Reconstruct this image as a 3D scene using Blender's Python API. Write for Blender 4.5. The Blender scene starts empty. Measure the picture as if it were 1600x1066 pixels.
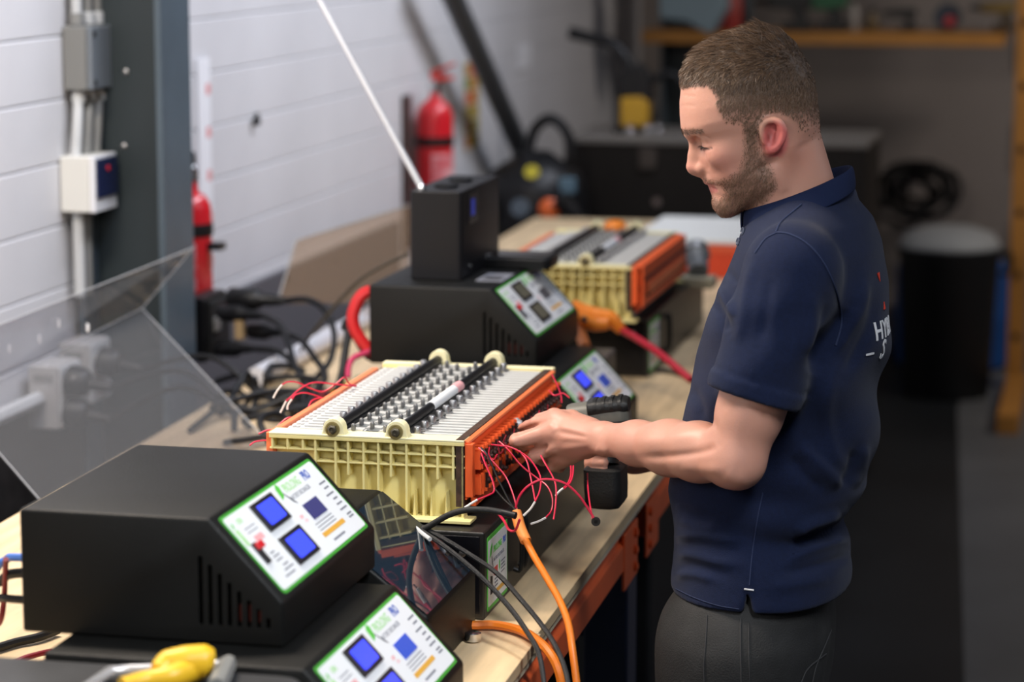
import bpy, bmesh, math, random
import numpy as np
from mathutils import Vector, Matrix, Euler
from mathutils.bvhtree import BVHTree
random.seed(7); rng = np.random.default_rng(7)
C = bpy.context.scene.collection
SC = bpy.context.scene
PI = math.pi

# ------------------------------------------------------------------ camera
FPX = 4100.0; TILT = math.atan2(673, FPX); YAW = math.atan2(950, math.hypot(673, FPX)); EYE = 1.9
cam = bpy.data.cameras.new('camera'); cam_o = bpy.data.objects.new('camera', cam); C.objects.link(cam_o)
cam_o.location = (0, 0, EYE); cam_o.rotation_euler = (PI/2 - TILT, 0, YAW)
cam.sensor_width = 36; cam.sensor_fit = 'HORIZONTAL'; cam.lens = FPX/1600*36
cam.clip_start = .05; cam.clip_end = 60
cam.dof.use_dof = True; cam.dof.focus_distance = 3.55; cam.dof.aperture_fstop = 3.4
SC.camera = cam_o
# ------------------------------------------------------------------ world, lamps, exposure
w = bpy.data.worlds.new('world'); SC.world = w; w.use_nodes = True
w.node_tree.nodes['Background'].inputs[0].default_value = (.55, .68, 1, 1)
w.node_tree.nodes['Background'].inputs[1].default_value = .03
SC.view_settings.view_transform = 'Standard'; SC.view_settings.look = 'None'
SC.view_settings.gamma = 1; SC.view_settings.use_curve_mapping = False
SC.view_settings.exposure = 0.2
def area(name, loc, target, sx, sy, power, col, spread=180):
    l = bpy.data.lights.new(name, 'AREA'); l.shape = 'RECTANGLE'; l.size = sx; l.size_y = sy
    l.energy = power; l.color = col; l.spread = math.radians(spread)
    o = bpy.data.objects.new(name, l); C.objects.link(o); o.location = loc
    d = Vector(target) - Vector(loc); o.rotation_euler = d.to_track_quat('-Z', 'Y').to_euler()
    return o
area('bench_light', (-1.78, 3.25, 2.85), (-.66, 3.5, 1.2), .25, .9, 56, (1, .88, .75))
area('aisle_fill', (.3, 1.8, 2.95), (-.88, 2.9, 1.1), .3, .8, 6.2, (.92, .96, 1), 62)  # added unseen fill, narrowed onto the charger labels and off the man
area('front_fill', (-1.5, .7, 2.3), (-1.0, 3.4, 1.1), 1.6, .6, 17, (.98, .97, .95))  # added soft fill from the camera side, no source in view
area('wall_light', (-.9, 5.6, 3.0), (-2.05, 5.7, 1.55), 5.5, .3, 40, (.84, .88, 1), 105)
area('rear_light', (1.4, 9.0, 3.1), (1.0, 10.9, 1.0), 1.2, .3, 32, (1, .90, .82))
area('hall_light', (1.9, 4.6, 3.1), (-.3, 3.6, 1.1), .5, 1.6, 15, (.85, .9, 1))

# ------------------------------------------------------------------ placing: a photograph direction at a known depth / height / plane -> a point of the room
RV = np.array([math.cos(YAW), math.sin(YAW), 0]); FV = np.array([-math.sin(YAW), math.cos(YAW), 0])
def _ray(x, y):
    u = x-800; v = 533-y
    fw = FPX*math.cos(TILT)+v*math.sin(TILT); up = -FPX*math.sin(TILT)+v*math.cos(TILT)
    return u*RV+fw*FV+np.array([0, 0, up]), fw
def at(x, y, d): r, fw = _ray(x, y); return np.array([0, 0, EYE])+r*(d/fw)
def atz(x, y, z): r, fw = _ray(x, y); return np.array([0, 0, EYE])+r*((z-EYE)/r[2])
def atx(x, y, X): r, fw = _ray(x, y); return np.array([0, 0, EYE])+r*(X/r[0])
def aty(x, y, Y): r, fw = _ray(x, y); return np.array([0, 0, EYE])+r*(Y/r[1])

# ------------------------------------------------------------------ materials
MATS = {}
def mat(name, col, rough=.5, metal=0, var=0, vscale=20, bump=0, bscale=60, stretch=(1, 1, 1), emit=0, col2=None, spec=.5, sub=0, coat=0):
    if name in MATS: return MATS[name]
    m = bpy.data.materials.new(name); m.use_nodes = True; nt = m.node_tree; b = nt.nodes['Principled BSDF']
    b.inputs['Base Color'].default_value = (*col, 1); b.inputs['Roughness'].default_value = rough
    b.inputs['Metallic'].default_value = metal; b.inputs['Specular IOR Level'].default_value = spec
    if coat: b.inputs['Coat Weight'].default_value = coat
    if var or col2:
        tc = nt.nodes.new('ShaderNodeTexCoord'); mp = nt.nodes.new('ShaderNodeMapping'); mp.inputs['Scale'].default_value = stretch
        nz = nt.nodes.new('ShaderNodeTexNoise'); nz.inputs['Scale'].default_value = vscale; nz.inputs['Detail'].default_value = 5
        cr = nt.nodes.new('ShaderNodeValToRGB'); cr.color_ramp.elements[0].position = .35; cr.color_ramp.elements[1].position = .68
        c2 = col2 if col2 else tuple(max(0, c*(1-var)) for c in col)
        cr.color_ramp.elements[0].color = (*c2, 1); cr.color_ramp.elements[1].color = (*col, 1)
        nt.links.new(tc.outputs['Object'], mp.inputs[0]); nt.links.new(mp.outputs[0], nz.inputs['Vector'])
        nt.links.new(nz.outputs[0], cr.inputs[0]); nt.links.new(cr.outputs[0], b.inputs['Base Color'])
    if bump:
        tc = nt.nodes.new('ShaderNodeTexCoord'); mp = nt.nodes.new('ShaderNodeMapping'); mp.inputs['Scale'].default_value = stretch
        nz = nt.nodes.new('ShaderNodeTexNoise'); nz.inputs['Scale'].default_value = bscale; nz.inputs['Detail'].default_value = 3
        bp = nt.nodes.new('ShaderNodeBump'); bp.inputs['Strength'].default_value = bump; bp.inputs['Distance'].default_value = .002
        nt.links.new(tc.outputs['Object'], mp.inputs[0]); nt.links.new(mp.outputs[0], nz.inputs['Vector'])
        nt.links.new(nz.outputs[0], bp.inputs['Height']); nt.links.new(bp.outputs[0], b.inputs['Normal'])
    if emit:
        b.inputs['Emission Color'].default_value = (*col, 1); b.inputs['Emission Strength'].default_value = emit
    MATS[name] = m; return m
def clear_mat(name, tint, gloss, haze, hcol=(.5, .5, .5)):
    m = bpy.data.materials.new(name); m.use_nodes = True; nt = m.node_tree; nt.nodes.remove(nt.nodes['Principled BSDF'])
    out = nt.nodes['Material Output']
    tr = nt.nodes.new('ShaderNodeBsdfTransparent'); tr.inputs[0].default_value = (*tint, 1)
    df = nt.nodes.new('ShaderNodeBsdfDiffuse'); df.inputs[0].default_value = (*hcol, 1)
    gl = nt.nodes.new('ShaderNodeBsdfGlossy'); gl.inputs['Roughness'].default_value = gloss
    m1 = nt.nodes.new('ShaderNodeMixShader'); m1.inputs[0].default_value = haze
    fr = nt.nodes.new('ShaderNodeFresnel'); fr.inputs[0].default_value = 1.5
    ge = nt.nodes.new('ShaderNodeNewGeometry'); ml = nt.nodes.new('ShaderNodeMath'); ml.operation = 'MULTIPLY'; iv = nt.nodes.new('ShaderNodeMath'); iv.operation = 'SUBTRACT'; iv.inputs[0].default_value = 1
    nt.links.new(ge.outputs['Backfacing'], iv.inputs[1]); nt.links.new(iv.outputs[0], ml.inputs[1]); nt.links.new(fr.outputs[0], ml.inputs[0])
    m2 = nt.nodes.new('ShaderNodeMixShader')
    nt.links.new(tr.outputs[0], m1.inputs[1]); nt.links.new(df.outputs[0], m1.inputs[2])
    nt.links.new(ml.outputs[0], m2.inputs[0]); nt.links.new(m1.outputs[0], m2.inputs[1]); nt.links.new(gl.outputs[0], m2.inputs[2])
    nt.links.new(m2.outputs[0], out.inputs[0]); MATS[name] = m; return m

# ------------------------------------------------------------------ mesh building
class MB:
    def __init__(s): s.v = []; s.f = []; s.mi = []; s.m = 0; s.M = None
    def _add(s, vs, fs):
        n = len(s.v)
        if s.M is not None: vs = [tuple(s.M @ Vector(v)) for v in vs]
        s.v += [tuple(map(float, v)) for v in vs]; s.f += [tuple(n+i for i in f) for f in fs]; s.mi += [s.m]*len(fs)
        return s
    def box(s, x0, x1, y0, y1, z0, z1):
        v = [(x, y, z) for z in (z0, z1) for y in (y0, y1) for x in (x0, x1)]
        return s._add(v, [(0, 2, 3, 1), (4, 5, 7, 6), (0, 1, 5, 4), (1, 3, 7, 5), (3, 2, 6, 7), (2, 0, 4, 6)])
    def cbox(s, c, sz, rot=None):
        hx, hy, hz = sz[0]/2, sz[1]/2, sz[2]/2
        R = rot if rot is not None else Matrix.Identity(3)
        v = [tuple(R @ Vector((x, y, z)) + Vector(c)) for z in (-hz, hz) for y in (-hy, hy) for x in (-hx, hx)]
        return s._add(v, [(0, 2, 3, 1), (4, 5, 7, 6), (0, 1, 5, 4), (1, 3, 7, 5), (3, 2, 6, 7), (2, 0, 4, 6)])
    def prism(s, poly, h, frame=None):
        """poly in the local xy plane, extruded by h along local z; frame = (origin, ex, ey, ez)"""
        if frame is None: frame = ((0, 0, 0), (1, 0, 0), (0, 1, 0), (0, 0, 1))
        o, ex, ey, ez = [np.asarray(a, float) for a in frame]
        n = len(poly); v = [o+ex*p[0]+ey*p[1] for p in poly]+[o+ex*p[0]+ey*p[1]+ez*h for p in poly]
        f = [tuple(range(n-1, -1, -1)), tuple(range(n, 2*n))]+[(i, (i+1) % n, n+(i+1) % n, n+i) for i in range(n)]
        return s._add(v, f)
    def rings(s, rings, cap=True, closed=True):
        n = len(rings[0]); v = [p for r in rings for p in r]; f = []
        for k in range(len(rings)-1):
            for i in range(n if closed else n-1):
                a = k*n+i; b = k*n+(i+1) % n; f.append((a, b, b+n, a+n))
        if cap: f.append(tuple(range(n-1, -1, -1))); f.append(tuple((len(rings)-1)*n+i for i in range(n)))
        return s._add(v, f)
    def lathe(s, prof, o=(0, 0, 0), axis=(0, 0, 1), n=16):
        """prof: (radius, height) pairs"""
        a = Vector(axis).normalized(); e1 = a.orthogonal().normalized(); e2 = a.cross(e1); o = Vector(o)
        R = [[o+a*h+(e1*math.cos(2*PI*i/n)+e2*math.sin(2*PI*i/n))*max(r, 1e-5) for i in range(n)] for r, h in prof]
        return s.rings(R)
    def cyl(s, p0, p1, r0, r1=None, n=16):
        p0 = Vector(p0); p1 = Vector(p1); L = (p1-p0).length
        return s.lathe([(r0, 0), (r0 if r1 is None else r1, L)], p0, p1-p0, n)
    def ball(s, c, r, n=14, sz=(1, 1, 1)):
        R = []
        for k in range(1, n//2): 
            t = PI*k/(n//2); R.append([Vector(c)+Vector((r*sz[0]*math.sin(t)*math.cos(2*PI*i/n), r*sz[1]*math.sin(t)*math.sin(2*PI*i/n), -r*sz[2]*math.cos(t))) for i in range(n)])
        return s.rings(R)
    def tube(s, pts, r, n=8, sub=6, smooth=True, flat=None):
        P = spline(pts, sub) if smooth else [np.asarray(p, float) for p in pts]
        rr = r if hasattr(r, '__len__') else None
        t = Vector(P[1]-P[0]).normalized(); e1 = t.orthogonal().normalized(); R = []
        for i, p in enumerate(P):
            q = Vector(P[min(i+1, len(P)-1)]-P[max(i-1, 0)])
            if q.length < 1e-9: q = t
            q.normalize(); e1 = (e1-q*e1.dot(q)).normalized(); e2 = q.cross(e1); t = q
            ri = np.interp(i/(len(P)-1), np.linspace(0, 1, len(rr)), rr) if rr is not None else r
            R.append([Vector(p)+(e1*math.cos(2*PI*k/n)+e2*math.sin(2*PI*k/n))*ri for k in range(n)])
        return s.rings(R)
    def text(s, txt, size, frame, align='LEFT', depth=.0006, sx=1.0, bold=0):
        o, ex, ey, ez = [np.asarray(a, float) for a in frame]
        cu = bpy.data.curves.new('t', 'FONT'); cu.body = txt; cu.size = size; cu.extrude = depth; cu.align_x = align; cu.resolution_u = 2; cu.offset = bold
        ob = bpy.data.objects.new('t', cu); me = bpy.data.meshes.new_from_object(ob)
        vs = [o+ex*(v.co.x*sx)+ey*v.co.y+ez*v.co.z for v in me.vertices]; fs = [tuple(p.vertices) for p in me.polygons]
        bpy.data.objects.remove(ob); bpy.data.curves.remove(cu); bpy.data.meshes.remove(me)
        return s._add(vs, fs)
    def mesh(s, name, mats, smooth=40):
        me = bpy.data.meshes.new(name); me.from_pydata(s.v, [], s.f)
        for m in (mats if isinstance(mats, (list, tuple)) else [mats]): me.materials.append(m)
        me.polygons.foreach_set('material_index', s.mi)
        bm = bmesh.new(); bm.from_mesh(me); bmesh.ops.recalc_face_normals(bm, faces=bm.faces); bm.to_mesh(me); bm.free()
        if smooth:
            me.polygons.foreach_set('use_smooth', [True]*len(me.polygons)); me.set_sharp_from_angle(angle=math.radians(smooth))
        me.update(); return me
    def build(s, name, mats, parent=None, bevel=0, seg=2, smooth=40, world=False, kind=None):
        if world and parent is not None:
            L = parent_world(parent); s.v = [(x-L[0], y-L[1], z-L[2]) for x, y, z in s.v]
        o = bpy.data.objects.new(name, s.mesh(name, mats, smooth)); C.objects.link(o)
        if parent is not None: o.parent = parent
        if bevel:
            m = o.modifiers.new('bevel', 'BEVEL'); m.width = bevel; m.segments = seg; m.limit_method = 'ANGLE'; m.angle_limit = math.radians(40); m.harden_normals = True
        if kind: o['kind'] = kind
        return o
def parent_world(p):
    L = Vector((0, 0, 0))
    while p is not None: L += p.location; p = p.parent
    return L
def spline(pts, sub=6):
    P = [np.asarray(p, float) for p in pts]
    if len(P) < 3: return P
    Q = [2*P[0]-P[1]]+P+[2*P[-1]-P[-2]]; out = []
    for i in range(1, len(Q)-2):
        for k in range(sub):
            t = k/sub; a, b, c, d = Q[i-1:i+3]
            out.append(.5*((2*b)+(-a+c)*t+(2*a-5*b+4*c-d)*t*t+(-a+3*b-3*c+d)*t**3))
    out.append(P[-1]); return out
def tag(o, label=None, cat=None, group=None, kind=None):
    if label: o['label'] = label
    if cat: o['category'] = cat
    if group: o['group'] = group
    if kind: o['kind'] = kind
    return o
def thing(name, label, cat, loc=(0, 0, 0), rz=0, group=None):
    o = bpy.data.objects.new(name, None); o.empty_display_size = .05; C.objects.link(o); o.location = [float(x) for x in loc]; o.rotation_euler = (0, 0, rz)
    return tag(o, label, cat, group)
def struct(name, mb, m, parent=None, **k):
    o = mb.build(name, m, parent, **k); o['kind'] = 'structure'; return o
def dup(root, loc, rz=None, label=None):
    def cp(o, par):
        c = o.copy(); C.objects.link(c)
        if par is not None: c.parent = par
        for ch in o.children: cp(ch, c)
        return c
    c = cp(root, None); c.location = loc
    if rz is not None: c.rotation_euler = (0, 0, rz)
    if label: c['label'] = label
    return c
def share(name, me, parent, loc=(0, 0, 0), rot=(0, 0, 0), bevel_from=None):
    o = bpy.data.objects.new(name, me); C.objects.link(o); o.parent = parent; o.location = loc; o.rotation_euler = rot
    return o
def cable(name, pts, r, m, label=None, cat='cable', group=None, parent=None, n=8):
    if parent is None:
        p0 = np.asarray(pts[0], float); o = MB().tube([np.asarray(p)-p0 for p in pts], r, n).build(name, m); o.location = p0
        return tag(o, label, cat, group)
    return MB().tube(pts, r, n).build(name, m, parent, world=True)
def rrect(w, h, r, n=4, cx=0, cy=0):
    out = []
    for (sx, sy, a0) in ((1, 1, 0), (-1, 1, 90), (-1, -1, 180), (1, -1, 270)):
        for i in range(n+1):
            a = math.radians(a0+90*i/n); out.append((cx+sx*(w/2-r)+r*math.cos(a), cy+sy*(h/2-r)+r*math.sin(a)))
    return out
# ================================================================== MATERIALS
white_paint = mat('white_paint', (.70, .69, .70), .6, var=.08, vscale=3, bump=.12, bscale=40)
steel_blue = mat('steel_blue_paint', (.085, .115, .14), .45, var=.2, vscale=6)
wood = mat('bench_plywood', (.80, .60, .36), .5, var=.28, vscale=7, stretch=(6, .6, 6), bump=.1, bscale=20)
wood_edge = mat('bench_edge', (.78, .66, .48), .6, var=.25, vscale=9, stretch=(4, .5, 30))
orange_paint = mat('orange_paint', (.85, .13, .03), .4, var=.15, vscale=12)
navy_paint = mat('navy_paint', (.012, .02, .055), .35)
black_case = mat('black_case', (.0065, .0066, .0062), .5, var=.4, vscale=9, bump=.25, bscale=400, spec=.27)
black_plastic = mat('black_plastic', (.007, .007, .008), .42, spec=.35)
black_rubber = mat('black_rubber', (.007, .007, .008), .5, spec=.35)
dark_void = mat('dark_void', (.004, .004, .004), .8)
grey_plastic = mat('grey_plastic', (.23, .23, .22), .5)
lgrey_plastic = mat('light_grey_plastic', (.55, .56, .56), .5)
cream_plastic = mat('cream_plastic', (.72, .71, .66), .45)
chrome = mat('bright_metal', (.75, .75, .76), .22, 1)
dull_metal = mat('dull_metal', (.42, .42, .43), .38, 1)
red_gloss = mat('red_gloss', (.62, .012, .02), .3, coat=.3)
label_white = mat('label_white', (.80, .82, .84), .35)
white_plain = mat('white_plain', (.85, .85, .87), .6)
floor_lit = mat('lit_floor', (.16, .165, .17), .5, var=.25, vscale=1.5, bump=.1, bscale=30)  # paler copy of the floor with the light painted in
floor_dark = mat('dark_floor', (.012, .0145, .0165), .5, var=.4, vscale=2)
block_wall = mat('blockwork_paint', (.27, .235, .215), .8, var=.12, vscale=2)
ochre = mat('ochre_paint', (.55, .24, .04), .5, var=.2, vscale=8)
clear_sheet = clear_mat('clear_polycarbonate', (.80, .80, .82), .06, .085)

# ================================================================== SHELL
struct('floor', MB().box(-2.3, 6, .5, 11.7, -.1, -.001), floor_dark, smooth=0)
wl = struct('wall_left', MB().box(-2.25, -2.062, .9, 11.6, 0, 3.3), mat('wall_shadow_gap', (.25, .25, .25), .8), smooth=0)
pk = MB(); H0 = .1255; 
pk.prism([(0, 0), (.0165, 0), (.018, .0015), (.018, H0-.006), (.0135, H0-.0018), (0, H0-.0018)], 10.6, ((0, 0, 0), (1, 0, 0), (0, 0, 1), (0, 1, 0)))
pme = pk.mesh('plank', white_paint, smooth=20)
for k in range(26):
    share('plank', pme, wl, (-2.064, .95, 1.656+(k-13)*H0))
struct('wall_back', MB().box(-2.25, 6, 11.5, 11.7, 0, 3.3), block_wall, smooth=0)
bw = SC.objects['wall_back']
bk = MB().box(0, .43, -.012, 0, 0, .205).mesh('block', block_wall, smooth=0)
for r in range(9):
    for c in range(9):
        share('block', bk, bw, (-.2+c*.44-(r % 2)*.22, 11.5, .15+r*.215))
struct('trim_2', MB().box(-2.062, -2.03, 5.125, 7.4, .5, 1.0), mat('grey_board', (.13, .125, .135), .6), smooth=0)
struct('trim_1', MB().box(-2.062, -2.03, 1.0, 5.1, .55, .955), mat('dark_board', (.028, .024, .022), .6, var=.4, vscale=30), smooth=0)
# steel columns
def steel_column(name, label, X0, X1, Y0, Y1, z1, t=.014):
    o = thing(name, label, 'column', ((X0+X1)/2, (Y0+Y1)/2, 0))
    hx = (X1-X0)/2; hy = (Y1-Y0)/2
    MB().box(hx-t, hx, -hy, hy, 0, z1).build('front_flange', steel_blue, o, bevel=.002)
    MB().box(-hx, -hx+t, -hy, hy, 0, z1).build('rear_flange', steel_blue, o, bevel=.002)
    MB().box(-hx+t, hx-t, -.006, .006, 0, z1).build('web', mat('steel_web_shade', (.022, .032, .036), .5), o)  # web coloured darker, painting in the shade of the recess
    return o
col = steel_column('steel_column', 'dark blue-grey steel column against the white boarded wall beside the wall boxes', -2.035, -1.845, 4.945, 5.115, 3.3)
for px, py in ((197, 112), (194, 228)):
    p = aty(px, py, 5.024); s = MB().lathe([(.006, 0), (.006, .004), (.003, .006)], p, (0, -1, 0), 8).build('screw', dull_metal, col, world=True)
steel_column('steel_column', 'dark steel column far away in the corner of the room', -1.83, -1.48, 10.75, 11.0, 3.3)
# lit patch of floor, its light painted as a paler flush slab
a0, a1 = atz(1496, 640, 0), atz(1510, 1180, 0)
MB().prism([(a1[0], a1[1]), (a1[0]+.25, .6), (5.9, .6), (5.9, 11.4), (a0[0], 11.4), (a0[0], a0[1])], .0055, ((0, 0, -.0055), (1, 0, 0), (0, 1, 0), (0, 0, 1))).build('floor_light_patch', floor_lit, SC.objects['floor'], smooth=0)

# ================================================================== WALL FITTINGS (left)
jb = thing('junction_box', 'grey square junction box on the wall beside the steel column, conduits above and below', 'electrical box', (-2.044, 4.92, 1.545))
MB().box(0, .05, 0, .125, 0, .128).build('body', mat('box_grey', (.20, .20, .19), .5), jb, bevel=.004)
MB().box(.05, .062, .001, .124, .001, .127).build('cover', mat('box_grey_cover', (.17, .19, .21), .45), jb, bevel=.004)
for y in (.015, .11):
    for z in (.015, .112): MB().lathe([(.006, 0), (.006, .003)], (.0615, y, z), (1, 0, 0), 8).build('screw', dark_void, jb)
def conduit(pts, r, m, lab): return cable('conduit', pts, r, m, lab, 'conduit', n=10)
for i, (dy, m, nm) in enumerate(((.025, lgrey_plastic, 'light grey'), (.065, grey_plastic, 'mid grey'), (.1, grey_plastic, 'darker grey'))):
    x = -2.022+.006*i; y = 4.92+dy
    c = conduit([(x, y, 1.675), (x, y, 2.0), (x, y, 2.6)], .011, m, ['leftmost light grey conduit running up from the junction box', 'middle grey conduit running up from the junction box', 'rightmost grey conduit running up from the junction box'][i])
    MB().lathe([(.015, 0), (.015, .022), (.013, .024)], (x, y, 1.675), n=10).build('gland', lgrey_plastic if i else grey_plastic, c, world=True)
    c = conduit([(x, y, 1.545), (x+.004, y-.02, 1.48), (x+.002, y-.03, 1.415)], .011, m, ['leftmost light grey conduit between junction box and white switch box', 'middle grey conduit between junction box and white switch box', 'rightmost grey conduit between junction box and white switch box'][i])
    MB().lathe([(.013, 0), (.015, .002), (.015, .02)], (x, y, 1.52), n=10).build('gland', lgrey_plastic, c, world=True)
sb = thing('switch_box', 'cream wall switch box with a dark blue front on the wall under the junction box', 'electrical box', (-2.044, 4.89, 1.304))
MB().box(0, .062, 0, .118, 0, .112).build('body', cream_plastic, sb, bevel=.003)
MB().box(.062, .074, 0, .118, 0, .112).build('front_plate', mat('plate_white', (.8, .8, .82), .4), sb, bevel=.002)
MB().box(.074, .079, .006, .112, .028, .106).build('blue_panel', mat('navy_panel', (.008, .014, .06), .3), sb, bevel=.001)
MB().lathe([(.006, 0), (.006, .002)], (.079, .06, .085), (1, 0, 0), 10).build('red_mark', red_gloss, sb)
for i, (dy, m) in enumerate(((.045, lgrey_plastic), (.085, grey_plastic))):
    conduit([(-2.02, 4.885+dy-.01, 1.304), (-2.02, 4.885+dy-.01, 1.2), (-2.02, 4.885+dy-.01, 1.13)], .012, m, ['light grey conduit dropping from the cream switch box', 'darker grey conduit dropping from the cream switch box'][i])
# grey trunking sockets with black plugs, seen through the clear sheet
def socket(loc, label):
    o = thing('wall_socket', label, 'socket', loc)
    MB().box(0, .062, 0, .11, 0, .125).build('body', mat('socket_grey', (.42, .41, .40), .5), o, bevel=.004)
    MB().box(.062, .068, .004, .106, .004, .121).build('face_plate', lgrey_plastic, o, bevel=.002)
    MB().box(.068, .073, .02, .05, .085, .1).build('rocker', cream_plastic, o, bevel=.001)
    MB().box(.012, .05, -.002, 0, .095, .108).build('top_clip', grey_plastic, o)
    return o
socket((-2.03, 4.67, .905), 'near grey wall socket box behind the clear sheet')
socket((-2.03, 4.825, .925), 'far grey wall socket box behind the clear sheet, next to the column')
def plug(loc, label, end, mid):
    o = thing('black_plug', label, 'plug', loc)
    MB().lathe([(.026, 0), (.03, .004), (.03, .03), (.024, .042), (.012, .046), (.011, .075), (.008, .09)], (0, 0, 0), (1, 0, -.15), 14).build('body', black_plastic, o)
    p = np.array(loc)+[.085, 0, -.013]
    MB().tube([(.085, 0, -.013), tuple(np.array(mid)-loc), tuple(np.array(end)-loc)], .0055, 8).build('cord', black_rubber, o)
    return o
for i, (y, z, lab) in enumerate(((4.70, 1.0, 'upper near black plug in the grey socket behind the clear sheet'), (4.69, .94, 'lower near black plug in the grey socket behind the clear sheet'), (4.865, 1.01, 'far black plug in the socket beside the column, behind the clear sheet'))):
    plug((-1.96, y, z), lab, (-1.60, y-.06, .962), (-1.72, y-.02, 1.03-.03*(i == 1)))
cable('conduit', [(-2.01, 1.2, .965), (-2.01, 3.0, .965), (-2.01, 4.668, .965)], .016, lgrey_plastic, 'light grey conduit feeding the near grey socket behind the clear sheet', 'conduit')
# socket block right of the column with black plugs and cables
sk = thing('socket_block', 'black power socket block right of the steel column, full of black plugs', 'socket', at(333, 515, 5.55))
MB().box(-.045, .0, -.05, .09, -.065, .075).build('body', black_plastic, sk, bevel=.006)
MB().box(.0, .012, -.04, .08, -.055, .065).build('face_plate', dark_void, sk, bevel=.003)
MB().box(.01, .018, -.03, .0, .0, .03).build('switch', grey_plastic, sk, bevel=.002)
# ---- extinguishers
def extinguisher(loc, r, h, label, rz=0, lev=None):
    lev = lev or mat('red_lever', (.6, .03, .02), .4)
    o = thing('fire_extinguisher', label, 'fire extinguisher', loc, rz)
    MB().lathe([(r*.9, 0), (r, .012), (r, h-r*.9), (r*.93, h-r*.55), (r*.72, h-r*.2), (r*.4, h), (.016, h+.01), (.014, h+.03)], n=28).build('cylinder', red_gloss, o)
    MB().lathe([(.019, 0), (.019, .03), (.014, .035)], (0, 0, h+.025), n=14).build('valve', chrome, o)
    b = MB(); b.prism([(-.012, 0), (.06, .012), (.062, .02), (-.01, .03)], .022, ((0, -.011, h+.05), (1, 0, 0), (0, 0, 1), (0, 1, 0))); b.build('handle', lev, o, bevel=.003)
    b = MB(); b.prism([(-.012, 0), (.065, .03), (.062, .038), (-.01, .012)], .02, ((0, -.01, h+.075), (1, 0, 0), (0, 0, 1), (0, 1, 0))); b.build('lever', lev, o, bevel=.003)
    MB().lathe([(r+.002, 0), (r+.003, .004), (r+.003, .024), (r+.002, .028)], (0, 0, h*.62), n=28).build('band', black_plastic, o)
    R = []
    for z in (h*.16, h*.56):
        R.append([( (r+.0012)*math.cos(a), (r+.0012)*math.sin(a), z) for a in np.linspace(-1.5, .55, 14)])
    lb = MB().rings(R, cap=False, closed=False).build('label', mat('ext_label', (.75, .5, .52), .4, var=.5, vscale=60, stretch=(.2, .2, 1), col2=(.6, .03, .05)), o)
    MB().box(-.02, .02, r-.002, r+.028, h*.5, h*.56).build('bracket', black_plastic, o)
    return o
extinguisher((-1.985, 5.485, 1.03), .046, .255, 'near red fire extinguisher half hidden behind the steel column', -PI/2, black_plastic)
extinguisher((-1.98, 7.62, .98), .055, .36, 'far red fire extinguisher on the white wall, behind the radio aerial')
b = MB().box(-2.044, -2.036, 7.48, 7.56, .9, 1.36).build('backing_board', mat('brown_board', (.05, .03, .025), .6)); tag(b, 'narrow dark backing board beside the far red fire extinguisher', 'board')
# notices
nt = thing('wall_notice', 'tall white paper notice strip on the wall behind the near fire extinguisher', 'notice', (-2.043, 5.70, 1.02))
MB().box(0, .003, 0, .085, 0, .545).build('sheet', white_plain, nt)
for k in range(5): MB().box(.003, .0036, .055, .083, .06+k*.1, .085+k*.1).build('pink_block', mat('pink_print', (.8, .35, .35), .6), nt)
ps = thing('wall_poster', 'orange, green and yellow safety poster on the white wall right of the far extinguisher', 'poster', atx(724, 240, -2.043))
MB().box(0, .003, 0, .21, 0, .30).build('sheet', mat('poster_white', (.68, .66, .6), .6), ps)
pm = [mat('poster_%s' % n, c, .6) for n, c in (('orange', (.6, .16, .05)), ('green', (.13, .25, .06)), ('yellow', (.42, .3, .05)), ('red', (.5, .06, .04)))]
rr = random.Random(3)
for i in range(4):
    for j in range(6):
        MB().box(.003, .0036, .012+i*.048, .056+i*.048, .012+j*.047, .055+j*.047).build('print_block', pm[rr.choice([0, 0, 1, 2, 2, 3])], ps)
ob = MB().box(-2.043, -2.04, *sorted((atx(809, 90, -2.04)[1], atx(829, 90, -2.04)[1])), atx(820, 108, -2.04)[2], atx(820, 70, -2.04)[2]).build('wall_paper', white_plain); tag(ob, 'small white paper pinned to the wall right of the leaning pole', 'notice')
for (px, py, lab) in ((397, 190, 'small dark hook on the white boards above the clear sheet'), (441, 436, 'small dark bolt head low on the white boards left of the red cable')):
    p = atx(px, py, -2.04); o = thing('wall_bolt', lab, 'bolt', p)
    MB().lathe([(.011, 0), (.011, .006), (.006, .008), (.006, .016)], (0, 0, 0), (1, 0, 0), 8).build('head', dark_void, o)
    MB().cbox((.008, 0, .006), (.008, .012, .03)).build('plate', dark_void, o)
p0 = atx(683, -60, -1.94); p1 = atx(822, 252, -1.94)
po = thing('leaning_pole', 'dark grey steel pole leaning diagonally against the white wall', 'pole', p1)
MB().cyl((0, 0, 0), tuple(p0-p1), .034, n=18).build('tube', mat('pole_grey', (.06, .065, .07), .45), po)
MB().cyl((0, 0, 0), tuple((p0-p1)*.02), .038, n=18).build('end_cap', black_plastic, po)

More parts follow.
